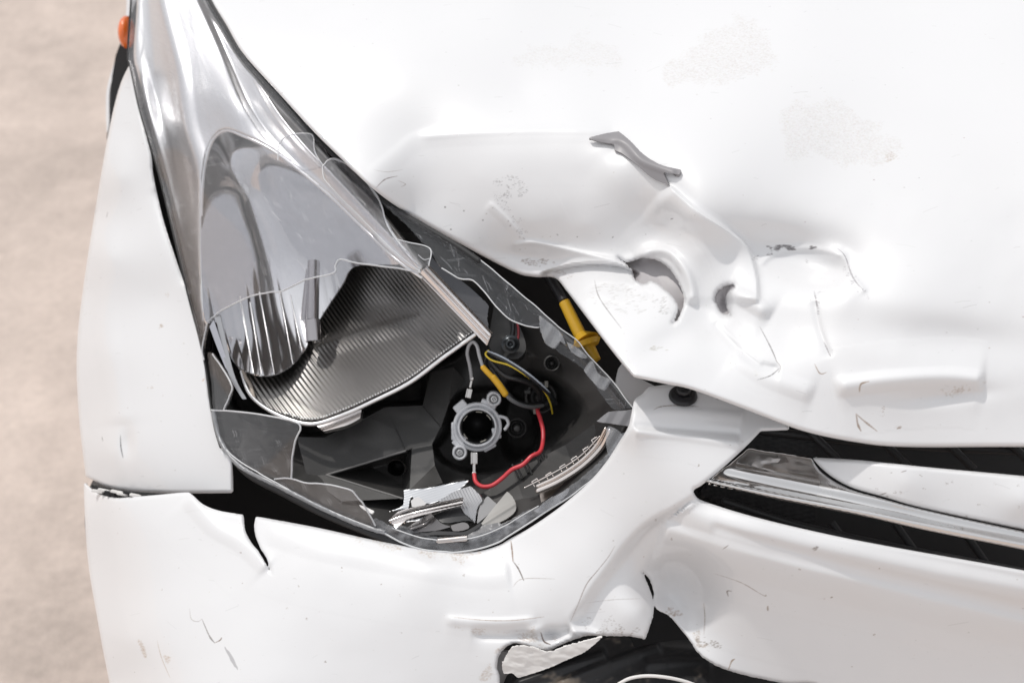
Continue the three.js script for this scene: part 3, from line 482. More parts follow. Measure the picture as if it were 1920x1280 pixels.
// ---- grille
const grille = part('grille', 'black lower grille with chrome blade and white bar');
{
  const chromeTex = noiseTex(512, (u, v) => { const d = smooth(0.15, 0.55, wrapN(u, v * 0.3, 9) + 0.5 * wrapN(u, v, 30, 4)); const k = 22 + 120 * d; return [k, k, k]; }); chromeTex.repeat.set(4, 4);
  const chrome = phys({ color: rgb(0.74, 0.735, 0.73), metalness: 1, roughness: 0.55, roughnessMap: chromeTex });
  const plastic = std({ color: rgb(0.018, 0.018, 0.019), roughness: 0.5 });
  const bladeD = plus(field([[1320, 902, 'd', 1.136], [1407, 840, 'd', 1.162], [1500, 850, 'd', 1.158], [1524, 858, 'd', 1.156], [1400, 900, 'd', 1.134], [1453, 933, 'd', 1.126], [1620, 966, 'd', 1.114], [1745, 994, 'd', 1.107], [1920, 1029, 'd', 1.102], [1600, 920, 'd', 1.130], [1745, 955, 'd', 1.115], [1920, 990, 'd', 1.107], [2300, 1090, 'd', 1.11], [2300, 1050, 'd', 1.11]]),
    ridge([[1320, 900], [1453, 926], [1620, 958], [1745, 985], [1920, 1020], [2300, 1090]], -0.0035, 5, 6, 0), ridge([[1350, 888], [1420, 905], [1560, 934], [1700, 962], [1920, 1005], [2300, 1070]], 0.0035, 13, 9, 0), ridge([[1360, 876], [1440, 892], [1570, 918], [1700, 945], [1920, 985]], -0.003, 11, 12, 0));
  mesh('chrome_blade', sheet({  outer: loop([[1319, 902, 1], [1350, 880], [1388, 850], [1404, 838], [1430, 842], [1480, 849], [1524, 857, 1], [1537, 878], [1562, 898], [1600, 918], [1660, 934], [1745, 958], [1920, 996], [2300, 1076, 1], [2300, 1110, 1], [1920, 1031], [1745, 996], [1620, 968], [1453, 935], [1360, 913]]), depth: bladeD, step: 3, thick: 0.004, roll: 5, rollDepth: 0.004 }), chrome, grille, 'dusty chrome blade tapering across the grille');
  const barD = plus(field([[1524, 857, 'd', 1.150], [1620, 863, 'd', 1.127], [1745, 876, 'd', 1.114], [1920, 892, 'd', 1.107], [1920, 994, 'd', 1.110], [1745, 958, 'd', 1.115], [1620, 926, 'd', 1.125], [1560, 898, 'd', 1.137], [1920, 940, 'd', 1.101], [1700, 905, 'd', 1.112], [2300, 930, 'd', 1.11], [2300, 1070, 'd', 1.09]]));
  mesh('white_bar', sheet({ outer: loop([[1523, 857, 1], [1560, 859], [1620, 863], [1745, 876], [1920, 892], [2300, 928, 1], [2300, 1072, 1], [1920, 993], [1745, 956], [1660, 932], [1600, 915], [1564, 896], [1540, 877]]), depth: barD, step: 4, thick: 0.003, roll: 7, rollDepth: 0.005, uv: paintUV }), paintMaterial(barD, p => { for (let i = 0; i < 26; i++) p.spray(1560 + 360 * rnd(), 880 + 90 * rnd(), 3, 3, 4, 'rgba(120,110,104,0.6)', 1); p.taper([[1650, 928], [1662, 924]], 1.2, 'rgba(110,100,96,0.8)'); p.taper([[1690, 885], [1700, 882]], 1, 'rgba(110,100,96,0.7)'); }), grille, 'white painted bar in the grille');
  mesh('grille_shell', sheet({ outer: straight([[1290, 930], [1420, 790], [2300, 830], [2300, 1170], [1600, 1040]]), depth: (x, y) => 1.235 + 0.00002 * (x - 1600), step: 30, thick: 0.004 }), plastic, grille);
  mesh('corner_blank', sheet({ outer: loop([[1310, 925, 1], [1425, 800, 1], [1520, 808], [1530, 850], [1528, 1000, 1], [1420, 975]]), depth: (x, y) => 1.198 - 0.00005 * (x - 1400) + 0.0012 * (((y + 0.18 * x) % 9) / 9 < 0.5 ? 1 : 0), step: 3, thick: 0.003 }), plastic, grille);
  // vertical ribs and long slats behind the openings
  for (let i = 0; i < 9; i++) { const x = 1500 + i * 118; mesh('grille_rib', rod([x + 60, 980, 1.17], [x + 138, 1090, 1.155], 0.0035, 0.0035, 6), plastic, grille); mesh('grille_rib', rod([x + 10, 800, 1.175], [x + 92, 880, 1.17], 0.0035, 0.0035, 6), plastic, grille); }
  mesh('grille_slat', tube([[1420, 806, 1.19], [1560, 822, 1.185], [1760, 838, 1.18], [1920, 846, 1.178], [2300, 880, 1.175]], 0.004, 40, 8), plastic, grille);
  mesh('grille_slat', tube([[1360, 940, 1.16], [1500, 985, 1.155], [1700, 1030, 1.15], [1920, 1072, 1.145], [2300, 1145, 1.14]], 0.0035, 40, 8), plastic, grille);
}

// ---- headlight
const lamp = part('headlight', 'smashed clear headlight with exposed reflector, wiring and black housing');
const lensD = field([
  [246, 0, 'd', 1.475], [240, 100, 'd', 1.462], [262, 210, 'd', 1.428], [301, 336, 'd', 1.396], [330, 480, 'd', 1.366], [370, 600, 'd', 1.344], [392, 700, 'd', 1.326], [400, 770, 'd', 1.314], [433, 856, 'd', 1.288], [511, 906, 'd', 1.262], [617, 959, 'd', 1.238], [721, 995, 'd', 1.220], [817, 1028, 'd', 1.208], [900, 1030, 'd', 1.203], [1000, 970, 'd', 1.195], [1100, 895, 'd', 1.182], [1160, 830, 'd', 1.174], [1185, 768, 'd', 1.170],
  [1143, 708, 'd', 1.186], [1080, 640, 'd', 1.196], [1000, 572, 'd', 1.206], [940, 520, 'd', 1.216], [886, 475, 'd', 1.228], [760, 402, 'd', 1.252], [700, 352, 'd', 1.262], [590, 249, 'd', 1.288], [456, 101, 'd', 1.352], [394, 0, 'd', 1.404], [300, -200, 'd', 1.53],
  [320, 100, 'd', 1.405], [400, 250, 'd', 1.335], [480, 400, 'd', 1.275], [600, 500, 'd', 1.238], [560, 700, 'd', 1.236], [800, 800, 'd', 1.188], [800, 620, 'd', 1.204],
]);
const lensTexture = noiseTex(1024, (u, v) => { const k = 228 + 14 * wrapN(u, v, 30) + 18 * Math.min(0, wrapN(u, v, 9, 3) + 0.1) * 2; return [clamp(k, 0, 255), 0, 0]; });
const scratchTex = canvasTex(1024, 1024, (g, w) => {
  g.fillStyle = 'rgb(251,251,251)'; g.fillRect(0, 0, w, w);
  for (let i = 0; i < 900; i++) { const x = rnd() * w, y = rnd() * w, a = 1.9 + 0.7 * (rnd() - 0.5) + (rnd() < 0.3 ? 1.2 : 0), l = 10 + 60 * rnd() ** 2, k = 120 + 90 * rnd() | 0; g.strokeStyle = `rgba(${k},${k},${k},${0.25 + 0.5 * rnd()})`; g.lineWidth = 0.5 + rnd() * 0.8; g.beginPath(); g.moveTo(x, y); g.quadraticCurveTo(x + l * 0.5 * Math.cos(a) + 6 * rnd(), y + l * 0.5 * Math.sin(a), x + l * Math.cos(a), y + l * Math.sin(a)); g.stroke(); }
  for (let i = 0; i < 2500; i++) { const k = 60 + 120 * rnd() | 0; g.fillStyle = `rgba(${k},${k},${k},0.6)`; g.beginPath(); g.arc(rnd() * w, rnd() * w, 0.4 + 0.9 * rnd() ** 3, 0, 7); g.fill(); }
}, false);
const lensUV = (x, y, z) => [x * 3, (z - y) * 3];
const lensMat = phys({ color: rgb(0.93, 0.93, 0.94), transmission: 1, transmissionMap: scratchTex, roughness: 0.05, ior: 1.5, thickness: 0 });
const rimMat = phys({ color: rgb(0.62, 0.63, 0.65), transmission: 0.7, roughness: 0.28, ior: 1.5, thickness: 0 });
const fractureMat = phys({ color: rgb(0.86, 0.87, 0.88), transmission: 0.35, roughness: 0.45, ior: 1.5, thickness: 0 });
const lensSheet = (name, pts, opt = {}, mat = lensMat, label) => mesh(name, sheet({ outer: loop(pts), depth: (x, y) => lensD(x, y) + (opt.off || 0) + (opt.bump ? opt.bump(x, y) : 0), step: opt.step || 4, thick: opt.thick ?? 0.0028, uv: lensUV, jag: opt.jag }), mat, lamp, label);
const edgeTube = (pts, r = 0.0011, off = 0, mat = fractureMat) => mesh('fractured_edge', tube(loop(pts, false, 3).map(([x, y]) => [x + 1.2 * noise(x * 0.11, y * 0.11, 3), y + 1.2 * noise(x * 0.11, y * 0.11, 9), lensD(x, y) + off + 0.0014]), r * 0.75, pts.length * 8, 6), mat, lamp);
const upperBreak = [[382, 674], [379, 655], [384, 625], [391, 601], [399, 595], [415, 582], [443, 567], [474, 554], [509, 547], [527, 546], [571, 525], [590, 520], [626, 511], [628, 500], [631, 492], [640, 486], [671, 493], [746, 503], [787, 511]];
const upperRight = [[787, 511, 1], [784, 498], [770, 480], [740, 442], [722, 410], [712, 378], [690, 346], [671, 323], [645, 305], [621, 298]];
lensSheet('lens', [[246, -150, 1], [246, 0], [240, 100], [246, 130], [262, 205], [282, 270], [301, 336], [330, 455], [355, 560], [372, 640], ...upperBreak, ...upperRight, [590, 252], [516, 171], [456, 104], [422, 48], [392, 0], [310, -150, 1]], { step: 4 }, lensMat, 'upper clear lens of the headlight with jagged lower edge');
edgeTube(upperBreak, 0.0011); edgeTube(upperRight, 0.0009);
// pieces of lens still hanging along the edges
lensSheet('lens_fragment', [[604, 312, 1], [622, 297], [645, 304], [690, 345], [710, 374], [730, 430], [786, 508, 1], [740, 470], [680, 410], [625, 355]], { off: -0.006, step: 3 });
edgeTube([[604, 312], [608, 335], [625, 356], [680, 412], [740, 472], [786, 508]], 0.0008, -0.006);
edgeTube([[604, 312], [622, 297], [650, 308], [690, 345], [710, 374], [730, 430], [760, 470]], 0.0009, -0.006);
lensSheet('lens_fragment', [[521, 290, 1], [524, 268], [540, 254], [565, 250], [586, 254, 1], [590, 285], [606, 310, 1], [570, 318], [540, 310]], { off: -0.005, step: 3 });
edgeTube([[521, 300], [522, 272], [538, 255], [565, 250], [586, 254], [590, 285], [606, 310]], 0.0008, -0.005);
lensSheet('lens_fragment', [[735, 447, 1], [770, 455], [806, 467, 1], [804, 498, 1], [790, 500], [765, 480]], { off: -0.004, step: 3 });
edgeTube([[735, 447], [770, 455], [806, 467], [804, 498]], 0.0008, -0.004); edgeTube([[784, 478], [795, 486], [804, 484]], 0.0005, -0.004);
lensSheet('lens_fragment', [[388, 660, 1], [398, 664], [416, 690], [434, 722, 1], [430, 742], [420, 766, 1], [400, 768], [396, 720]], { step: 3 }); edgeTube([[398, 664], [416, 690], [434, 722], [430, 742], [419, 767]], 0.0011);
lensSheet('lens_fragment', [[396, 769, 1], [438, 771], [504, 780], [562, 795, 1], [553, 825], [547, 860], [546, 896, 1], [514, 897], [480, 884], [445, 862], [420, 838], [405, 805]], { step: 3 }, lensMat, 'curved clear lens piece at the lower left of the lamp');
edgeTube([[396, 769], [438, 771], [504, 780], [562, 795], [553, 825], [547, 860], [546, 896]], 0.0011);
lensSheet('lens_fragment', [[514, 898, 1], [545, 897], [571, 905], [605, 907], [655, 918], [668, 930], [684, 950], [703, 985, 1], [680, 985], [617, 957], [560, 930]], { step: 3 }); edgeTube([[514, 898], [545, 897], [571, 905], [605, 907], [655, 918], [668, 930], [684, 950], [703, 985]], 0.0010);
// flange of the lens along the lower edge: thick, cloudy, chipped
const flange = (pts, r0, r1, mat, name, off = 0) => {
  const c = new THREE.CatmullRomCurve3(loop(pts, false, 3).map(([x, y]) => at(x, y, lensD(x, y) + off)), false, 'centripetal'), n = pts.length * 14, g = new THREE.TubeGeometry(c, n, 1, 9, false), P = g.attributes.position;
  for (let i = 0; i <= n; i++) { const q = c.getPointAt(i / n); for (let k = 0; k <= 9; k++) { const j = i * 10 + k, kk = k % 9, r = (r0 + (r1 - r0) * (0.5 + 0.5 * Math.sin(i * 0.37))) * (1 + 0.3 * noise(i * 0.5, kk * 0.9, r0 * 900)); P.setXYZ(j, q.x + (P.getX(j) - q.x) * r, q.y + (P.getY(j) - q.y) * r, q.z + (P.getZ(j) - q.z) * r); } }
  g.computeVertexNormals(); return mesh(name, g, mat, lamp);
};
flange([[399, 772], [411, 822], [433, 857], [461, 881], [511, 906], [567, 934], [617, 959], [680, 986], [722, 998]], 0.0019, 0.0022, rimMat, 'lens_flange');
const cloudTex = noiseTex(512, (u, v) => { const k = 185 + 66 * clamp(0.5 + wrapN(u, v, 8) + 0.6 * wrapN(u, v, 22, 4), 0, 1); return [k, k, k]; }); cloudTex.repeat.set(4, 4);
const cloudy = phys({ color: rgb(0.72, 0.73, 0.75), transmission: 1, transmissionMap: cloudTex, roughness: 0.24, thickness: 0, ior: 1.45 });
for (const [o, i, off] of [[[[690, 990], [764, 1022], [817, 1033], [867, 1034], [926, 1020], [961, 1000], [1019, 962], [1077, 925], [1121, 889], [1152, 850], [1176, 808]], [[1164, 812], [1140, 848], [1108, 880], [1066, 914], [1010, 950], [952, 984], [918, 1003], [866, 1017], [820, 1015], [768, 1004], [700, 974]], 0.002], [[[740, 1000], [817, 1020], [870, 1021], [930, 1005], [1000, 965]], [[992, 955], [926, 992], [868, 1010], [820, 1008], [745, 986]], 0.010]])
  mesh('lens_flange', sheet({ outer: loop([...o.map((p, k) => k === 0 || k === o.length - 1 ? [...p, 1] : p), ...i.map((p, k) => k === 0 || k === i.length - 1 ? [...p, 1] : p)]), depth: (x, y) => lensD(x, y) + off - 0.0010 * fbm(x * 0.03, y * 0.03, 2), step: 2, thick: 0.004, uv: lensUV, jag: (x, y) => 1.6 * noise(x * 0.12, y * 0.12) + 0.8 * noise(x * 0.35, y * 0.35) }), cloudy, lamp, 'cloudy chipped flange of the broken lens');
edgeTube([[722, 1000], [764, 1022], [817, 1033], [867, 1034], [926, 1020], [961, 1000], [1019, 962], [1077, 925], [1121, 889], [1150, 852]], 0.0010, -0.001); edgeTube([[735, 990], [790, 1008], [850, 1014], [905, 1003], [952, 982], [1010, 948]], 0.0007, 0.001); edgeTube([[405, 805], [420, 838], [445, 862], [480, 884], [520, 906], [567, 932], [617, 957], [700, 990]], 0.0008, -0.002);
// band of lens left along the hood edge, with a broken inner edge
const bandOuter = [[700, 356], [714, 365], [800, 420], [886, 475], [941, 520], [1003, 573], [1051, 616], [1080, 636], [1102, 664], [1143, 708], [1186, 764]];
const bandInner = [[1153, 768], [1129, 742], [1112, 716], [1095, 693], [1078, 680], [1061, 669], [1046, 659], [1027, 635], [1010, 614], [988, 611], [957, 599], [930, 574], [911, 550], [887, 526], [860, 521], [828, 502], [806, 470], [760, 420], [720, 385]];
mesh('lens_band', sheet({ outer: loop([[700, 356, 1], ...bandOuter.slice(1, -1), [1186, 764, 1], ...bandInner]), depth: plus((x, y) => lensD(x, y) + 0.004, ridge([[720, 378], [800, 432], [886, 492], [960, 550], [1040, 622], [1110, 690], [1170, 762]], -0.003, 6, 8, 0)), step: 3, thick: 0.003, uv: lensUV, jag: (x, y) => 1.2 * noise(x * 0.2, y * 0.2) }), phys({ color: rgb(0.85, 0.86, 0.88), transmission: 1, transmissionMap: scratchTex, roughness: 0.06, ior: 1.38, thickness: 0 }), lamp, 'long strip of broken lens left along the hood edge');
edgeTube(bandInner.slice(8, 16), 0.0008, 0.003); edgeTube(bandOuter.slice(3), 0.0007, 0.002);
for (const p of [[[1010, 590, 1], [1024, 600], [1050, 622], [1062, 648, 1], [1050, 640], [1036, 652], [1018, 634]], [[1062, 640, 1], [1080, 650], [1102, 668, 1], [1094, 672], [1072, 660]], [[1094, 694, 1], [1110, 676], [1122, 700], [1144, 710, 1], [1130, 730], [1112, 716]], [[1140, 772, 1], [1186, 768, 1], [1184, 800, 1], [1160, 796], [1118, 790, 1]], [[1140, 800], [1160, 808], [1172, 826], [1158, 850, 1], [1142, 854], [1136, 826]], [[1000, 958, 1], [1040, 930], [1068, 915, 1], [1060, 930], [1020, 960]]])
  lensSheet('lens_chip', p, { step: 2, off: -0.003, bump: (x, y) => 0.0010 * Math.abs(((x * 0.07 + y * 0.04) % 2) - 1) * 2, jag: (x, y) => 0.6 * noise(x * 0.4, y * 0.4) }, p.length === 5 && p[0][0] > 1130 ? phys({ color: rgb(0.5, 0.5, 0.52), transmission: 0.55, roughness: 0.3, thickness: 0 }) : phys({ color: rgb(0.86, 0.87, 0.89), transmission: 0.86, roughness: 0.1, ior: 1.5, thickness: 0 }));
// dark seal between lens, hood and fender
const rubber = std({ color: rgb(0.02, 0.02, 0.021), roughness: 0.55 });
mesh('seal', tube([[376, -60, 1.44], ...loop([[396, 0], [424, 46], [458, 103], [518, 171], [592, 252], [646, 305], [702, 357], [762, 402], [852, 455], [900, 487]], false, 3).map(([x, y]) => [x - 3, y + 1, lensD(x, y) + 0.004])], 0.0026, 90, 8), rubber, lamp);
mesh('seal', tube(loop([[245, -40], [246, 0], [240, 100], [246, 130], [262, 205], [282, 270], [301, 336], [330, 455], [355, 560], [376, 640], [388, 700], [396, 760], [404, 805], [414, 838]], false, 3).map(([x, y]) => [x - 1, y, lensD(x, y) + 0.004]), 0.0011, 90, 8), rubber, lamp);
mesh('seal', tube([[430, 852, 1.318], [470, 890, 1.290], [530, 922, 1.272], [600, 958, 1.25], [680, 992, 1.232], [760, 1022, 1.222], [830, 1036, 1.216]], 0.0042, 60, 8), rubber, lamp);

// chrome bezel round the bowl, the bowl with its flutes, the ribbed reflector
const chromeMat = phys({ color: rgb(0.95, 0.945, 0.94), metalness: 1, roughness: 0.32 });
const bowlMat = phys({ color: rgb(0.80, 0.80, 0.81), metalness: 1, roughness: 0.1 });
const darkenedRibMat = phys({ color: rgb(0.24, 0.231, 0.222), metalness: 1, roughness: 0.32 });  // chrome darkened: the dark reflection is put into the colour
const archL = [[385, 620], [378, 520], [377, 430], [379, 353], [385, 302], [399, 262], [422, 245]], archR = [[456, 255], [506, 279], [557, 316], [617, 366], [690, 436], [746, 489], [790, 520]];
const bezelD = plus((x, y) => lensD(x, y) + 0.026,
  ridge([[280, -150], [300, 0], [330, 120], [345, 230], [372, 330], [376, 480], [384, 600]], -0.016, 26, 12, 0), ridge([[262, -150], [280, 60], [310, 230], [330, 330], [360, 520]], 0.016, 20, 26, 0),
  ridge([[330, -150], [420, 30], [500, 180], [560, 262], [640, 345], [720, 430], [790, 505]], -0.009, 10, 7, 0), ridge([[310, -150], [410, 60], [470, 200], [540, 290], [620, 365], [690, 436]], 0.012, 20, 12, 0), blob(440, 190, 60, 50, -0.016, 0.7), blob(300, 190, 16, 60, 0.010, -0.25));
mesh('bezel', sheet({ outer: loop([[252, -120, 1], [256, 0], [250, 100], [258, 140], [275, 215], [296, 290], [315, 360], [340, 460], [366, 570], [384, 640, 1], ...archL, ...archR.slice(0, -1), [784, 515, 1], [800, 500, 1], [740, 425], [690, 366], [640, 320], [580, 258], [508, 178], [448, 108], [414, 52], [384, 0], [330, -120, 1]]), depth: bezelD, step: 3, thick: 0.0015, roll: 6, rollDepth: 0.008 }), chromeMat, lamp, 'chrome bezel inside the upper lens');
mesh('bowl_rim', tube([...archL, ...archR].map(([x, y]) => [x, y, bezelD(x, y) + 0.004]), 0.0016, 120, 8), chromeMat, lamp);
const fl = (x, y) => { const p = (x - 451 + 0.178 * (562 - y)) / 18.4, f = p - Math.floor(p); const q = 2 * f - 1; return 0.0004 * (1 - q * q); };
const bowlD = plus(field([[378, 430, 'd', 1.345], [385, 302, 'd', 1.376], [422, 245, 'd', 1.394], [506, 279, 'd', 1.378], [617, 366, 'd', 1.352], [746, 489, 'd', 1.312], [420, 636, 'd', 1.324], [441, 680, 'd', 1.318], [495, 704, 'd', 1.318], [547, 683, 'd', 1.335], [569, 655, 'd', 1.352], [640, 520, 'd', 1.372], [500, 480, 'd', 1.402], [470, 370, 'd', 1.402], [560, 560, 'd', 1.385], [460, 600, 'd', 1.357], [580, 430, 'd', 1.386]]),
  (x, y) => fl(x, y) * smooth(470, 560, y));
mesh('reflector_bowl', sheet({ outer: loop([[384, 600], ...archL.slice(1), ...archR.slice(0, -1), [740, 496, 1], [665, 500], [640, 535], [597, 602], [572, 655, 1], [547, 684], [513, 702], [476, 701], [441, 681], [424, 640], [408, 606]]), depth: bowlD, step: 2, thick: 0.0015 }), bowlMat, lamp, 'fluted chrome reflector bowl');
for (const [a, b] of [[[450, 556], [475, 699]], [[486, 546], [514, 701]], [[524, 546], [549, 682]], [[544, 553], [566, 657]], [[469, 566], [490, 701]]]) mesh('flute_edge', tube([0, 0.25, 0.5, 0.75, 1].map(t => { const x = a[0] + (b[0] - a[0]) * t, y = a[1] + (b[1] - a[1]) * t; return [x, y, bowlD(x, y) - 0.0008]; }), 0.0005, 20, 6), chromeMat, lamp);
const refD = plus(field([[451, 692, 'd', 1.338], [494, 757, 'd', 1.322], [585, 788, 'd', 1.306], [641, 771, 'd', 1.302], [697, 746, 'd', 1.296], [766, 711, 'd', 1.290], [829, 664, 'd', 1.284], [890, 622, 'd', 1.280], [776, 505, 'd', 1.318], [660, 495, 'd', 1.388], [566, 660, 'd', 1.362], [640, 600, 'd', 1.384], [700, 620, 'd', 1.352], [600, 720, 'd', 1.332], [740, 560, 'd', 1.356], [520, 720, 'd', 1.334]]),
  ridge([[575, 660], [640, 635], [720, 612], [800, 590]], -0.004, 10, 26, 0.15));
const ribs = (x, y) => { const p = (x * 0.88 - y * (0.30 + 0.00055 * (x - 450))) / 5.0; return 0.0003 * Math.sin(p * 6.2832); };
mesh('ribbed_reflector', sheet({ outer: loop([[446, 682], [452, 700], [466, 731], [494, 757], [535, 777], [585, 788], [641, 771], [697, 746], [766, 711], [829, 664], [888, 622, 1], [840, 560], [782, 502, 1], [700, 488], [655, 486], [640, 520], [592, 600], [560, 650], [520, 690], [480, 692]]), depth: plus(refD, ribs), step: 1.5, thick: 0.0015 }), darkenedRibMat, lamp, 'chrome reflector with fine vertical ribs, its dark reflection put into the colour');
const rimLine = [[452, 694], [466, 733], [494, 760], [535, 781], [585, 792], [641, 775], [697, 750], [766, 715], [829, 668], [890, 624]];
mesh('reflector_rim', tube(loop(rimLine, false, 4).map(([x, y]) => [x + 1, y + 3, refD(x, y) - 0.003]), 0.0021, 120, 8), chromeMat, lamp);
{ // row of tiny bright beads along the reflector edge: one joined strip
  const c = new THREE.CatmullRomCurve3(loop([[535, 774], [585, 785], [641, 768], [697, 743], [766, 708], [829, 661], [884, 622]], false, 4).map(([x, y]) => at(x, y, refD(x, y) - 0.0015))), b = [];
  for (let i = 0; i < 72; i++) { const s = new THREE.SphereGeometry(0.00085, 6, 5); s.translate(...c.getPointAt(i / 71).toArray()); b.push(s); }
  const m = mesh('bead_row', mergeGeometries(b), phys({ color: rgb(0.9, 0.9, 0.9), roughness: 0.3 }), lamp); m.userData.kind = 'stuff';
}
mesh('reflector_tab', sheet({ outer: loop([[588, 794, 1], [640, 779], [678, 764, 1], [675, 784, 1], [650, 797], [606, 808, 1]]), depth: (x, y) => refD(x, y - 8) + 0.002, step: 2, thick: 0.004 }), phys({ color: rgb(0.6, 0.57, 0.56), metalness: 1, roughness: 0.22 }), lamp);
mesh('crumbled_edge', tube([[455, 690, 1.332], [460, 706, 1.33], [468, 720, 1.328], [474, 738, 1.322], [477, 748, 1.322]], 0.0016, 24, 6), std({ color: rgb(0.5, 0.44, 0.38), roughness: 1 }), lamp);
// shield in front of the bulb
mesh('bulb_shield', mergeGeometries([rod([588, 490, 1.360], [585, 600, 1.345], 0.0060, 0.0062, 14), rod([585, 600, 1.345], [588, 640, 1.342], 0.0085, 0.0080, 8), rod([580, 505, 1.362], [570, 600, 1.35], 0.0035, 0.004, 10)]), phys({ color: rgb(0.5, 0.48, 0.49), metalness: 1, roughness: 0.1 }), lamp);
// left trim blade and the chrome strip at the right of the bowl
mesh('trim_blade', sheet({ outer: loop([[404, 590, 1], [412, 588, 1], [438, 700], [462, 748, 1], [454, 748, 1], [430, 706], [414, 650]]), depth: (x, y) => 1.325 + 0.0001 * (600 - y), step: 2, thick: 0.003 }), phys({ color: rgb(0.5, 0.5, 0.51), metalness: 1, roughness: 0.26 }), lamp);
mesh('trim_blade', sheet({ outer: loop([[392, 612, 1], [400, 600, 1], [420, 660], [432, 702, 1], [424, 694, 1], [406, 650]]), depth: (x, y) => 1.318, step: 2, thick: 0.002 }), phys({ color: rgb(0.62, 0.62, 0.66), metalness: 1, roughness: 0.1 }), lamp);
const stripD = field([[776, 505, 'd', 1.292], [913, 646, 'd', 1.264], [797, 500, 'd', 1.284], [919, 628, 'd', 1.258]]);
const stripEdges = t => [[778 + 135 * t, 507 + 140 * t], [800 + 120 * t, 499 + 131 * t]];
mesh('bezel_strip', sheet({ outer: straight([[776, 506], [800, 498], [921, 627], [913, 648], [906, 641]]), depth: stripD, step: 1.5, thick: 0.003 }), phys({ color: rgb(0.88, 0.85, 0.84), metalness: 1, roughness: 0.16 }), lamp, 'bright chrome strip broken off at its lower end');
for (const [a, b, r] of [[[798, 500], [919, 629], 0.0017], [[791, 503], [916, 637], 0.0011], [[779, 507], [911, 644], 0.0008]]) mesh('strip_bead', rod([...a, stripD(...a) - 0.0006], [...b, stripD(...b) - 0.0006], r, r, 12), phys({ color: rgb(0.9, 0.87, 0.86), metalness: 1, roughness: 0.12 }), lamp);
mesh('dark_bezel', sheet({ outer: loop([[800, 494, 1], [806, 476, 1], [830, 504], [870, 530], [900, 556], [916, 572, 1], [914, 600], [918, 628, 1], [860, 566]]), depth: field([[800, 490, 'd', 1.290], [918, 628, 'd', 1.262], [870, 530, 'd', 1.282], [916, 572, 'd', 1.270]]), step: 2, thick: 0.002, jag: (x, y) => x > 905 ? 2 * noise(x * 0.2, y * 0.2) : 0 }), phys({ color: rgb(0.10, 0.10, 0.105), metalness: 0.6, roughness: 0.22, clearcoat: 0.6 }), lamp);

// black housing
const houseTex = noiseTex(1024, (u, v) => { const d = Math.max(0, wrapN(u, v, 5) * 0.8 + wrapN(u, v, 17, 4) * 0.5) + (rnd() > 0.985 ? 0.7 * rnd() : 0) + 0.12 * rnd(); const k = 48 + 62 * clamp(d, 0, 1); return [k, k * 0.985, k * 0.97]; }, true); houseTex.repeat.set(3, 3);
const blackPlastic = std({ map: houseTex, roughness: 0.5 });
const houseD = plus(field([[400, 640, 'd', 1.40], [430, 860, 'd', 1.330], [520, 900, 'd', 1.296], [640, 950, 'd', 1.282], [740, 990, 'd', 1.252], [830, 1022, 'd', 1.224], [900, 1020, 'd', 1.218], [1000, 960, 'd', 1.222], [1090, 890, 'd', 1.212], [1150, 830, 'd', 1.202], [1180, 780, 'd', 1.188],
  [560, 850, 'd', 1.345], [640, 850, 'd', 1.332], [720, 800, 'd', 1.345], [790, 790, 'd', 1.340], [840, 740, 'd', 1.335], [830, 690, 'd', 1.342], [900, 690, 'd', 1.332], [960, 700, 'd', 1.335], [900, 800, 'd', 1.345], [1000, 800, 'd', 1.330], [1000, 880, 'd', 1.285], [880, 900, 'd', 1.318], [800, 900, 'd', 1.325], [860, 960, 'd', 1.262], [960, 920, 'd', 1.266], [1060, 760, 'd', 1.300], [1100, 800, 'd', 1.255], [1130, 760, 'd', 1.222], [1000, 650, 'd', 1.300], [1060, 680, 'd', 1.270], [1110, 700, 'd', 1.225], [930, 560, 'd', 1.34], [850, 520, 'd', 1.36], [700, 690, 'd', 1.42], [560, 640, 'd', 1.45], [1010, 590, 'd', 1.26]]),
  pocket(straight([[613, 891], [700, 862], [762, 846], [768, 880], [766, 925], [752, 932], [680, 912]]), 0.022, 14),
  pocket(loop([[440, 770], [560, 818], [610, 818], [690, 780], [720, 764], [792, 760], [800, 735], [806, 700], [870, 660], [830, 600], [430, 600]]), 0.075, 10),
  pocket(loop([[808, 838], [818, 826], [835, 800], [842, 760], [870, 730], [930, 725], [1000, 760], [1010, 830], [960, 880], [880, 890], [830, 870]]), 0.014, 12),
  pocket(loop([[945, 720], [1000, 690], [1070, 720], [1105, 775], [1060, 822], [960, 872], [930, 800]]), 0.030, 22),
  ridge([[768, 834], [770, 870], [770, 918]], -0.006, 3, 4, 0.1), ridge([[612, 891], [690, 866], [762, 845]], -0.0025, 2, 2.5, 0.05), ridge([[612, 891], [680, 912], [752, 932]], -0.002, 2.5, 2, 0.05), ridge([[562, 820], [610, 820], [690, 782], [720, 766], [792, 762]], -0.002, 2, 2.5, 0.05), ridge([[830, 868], [880, 888], [950, 886], [985, 868]], -0.002, 3, 3, 0.1), ridge([[640, 832], [680, 808], [690, 800]], -0.003, 4, 5), ridge([[596, 836], [608, 880]], 0.002, 3, 3), ridge([[586, 836], [600, 884]], -0.002, 3, 3),
  ridge([[700, 826], [720, 822], [760, 800], [820, 800]], 0.0015, 2, 3), ridge([[735, 770], [742, 806]], -0.002, 3, 3), ridge([[1000, 745], [985, 700], [995, 660]], -0.006, 14, 10), ridge([[815, 690], [820, 740], [830, 800]], -0.006, 6, 8));
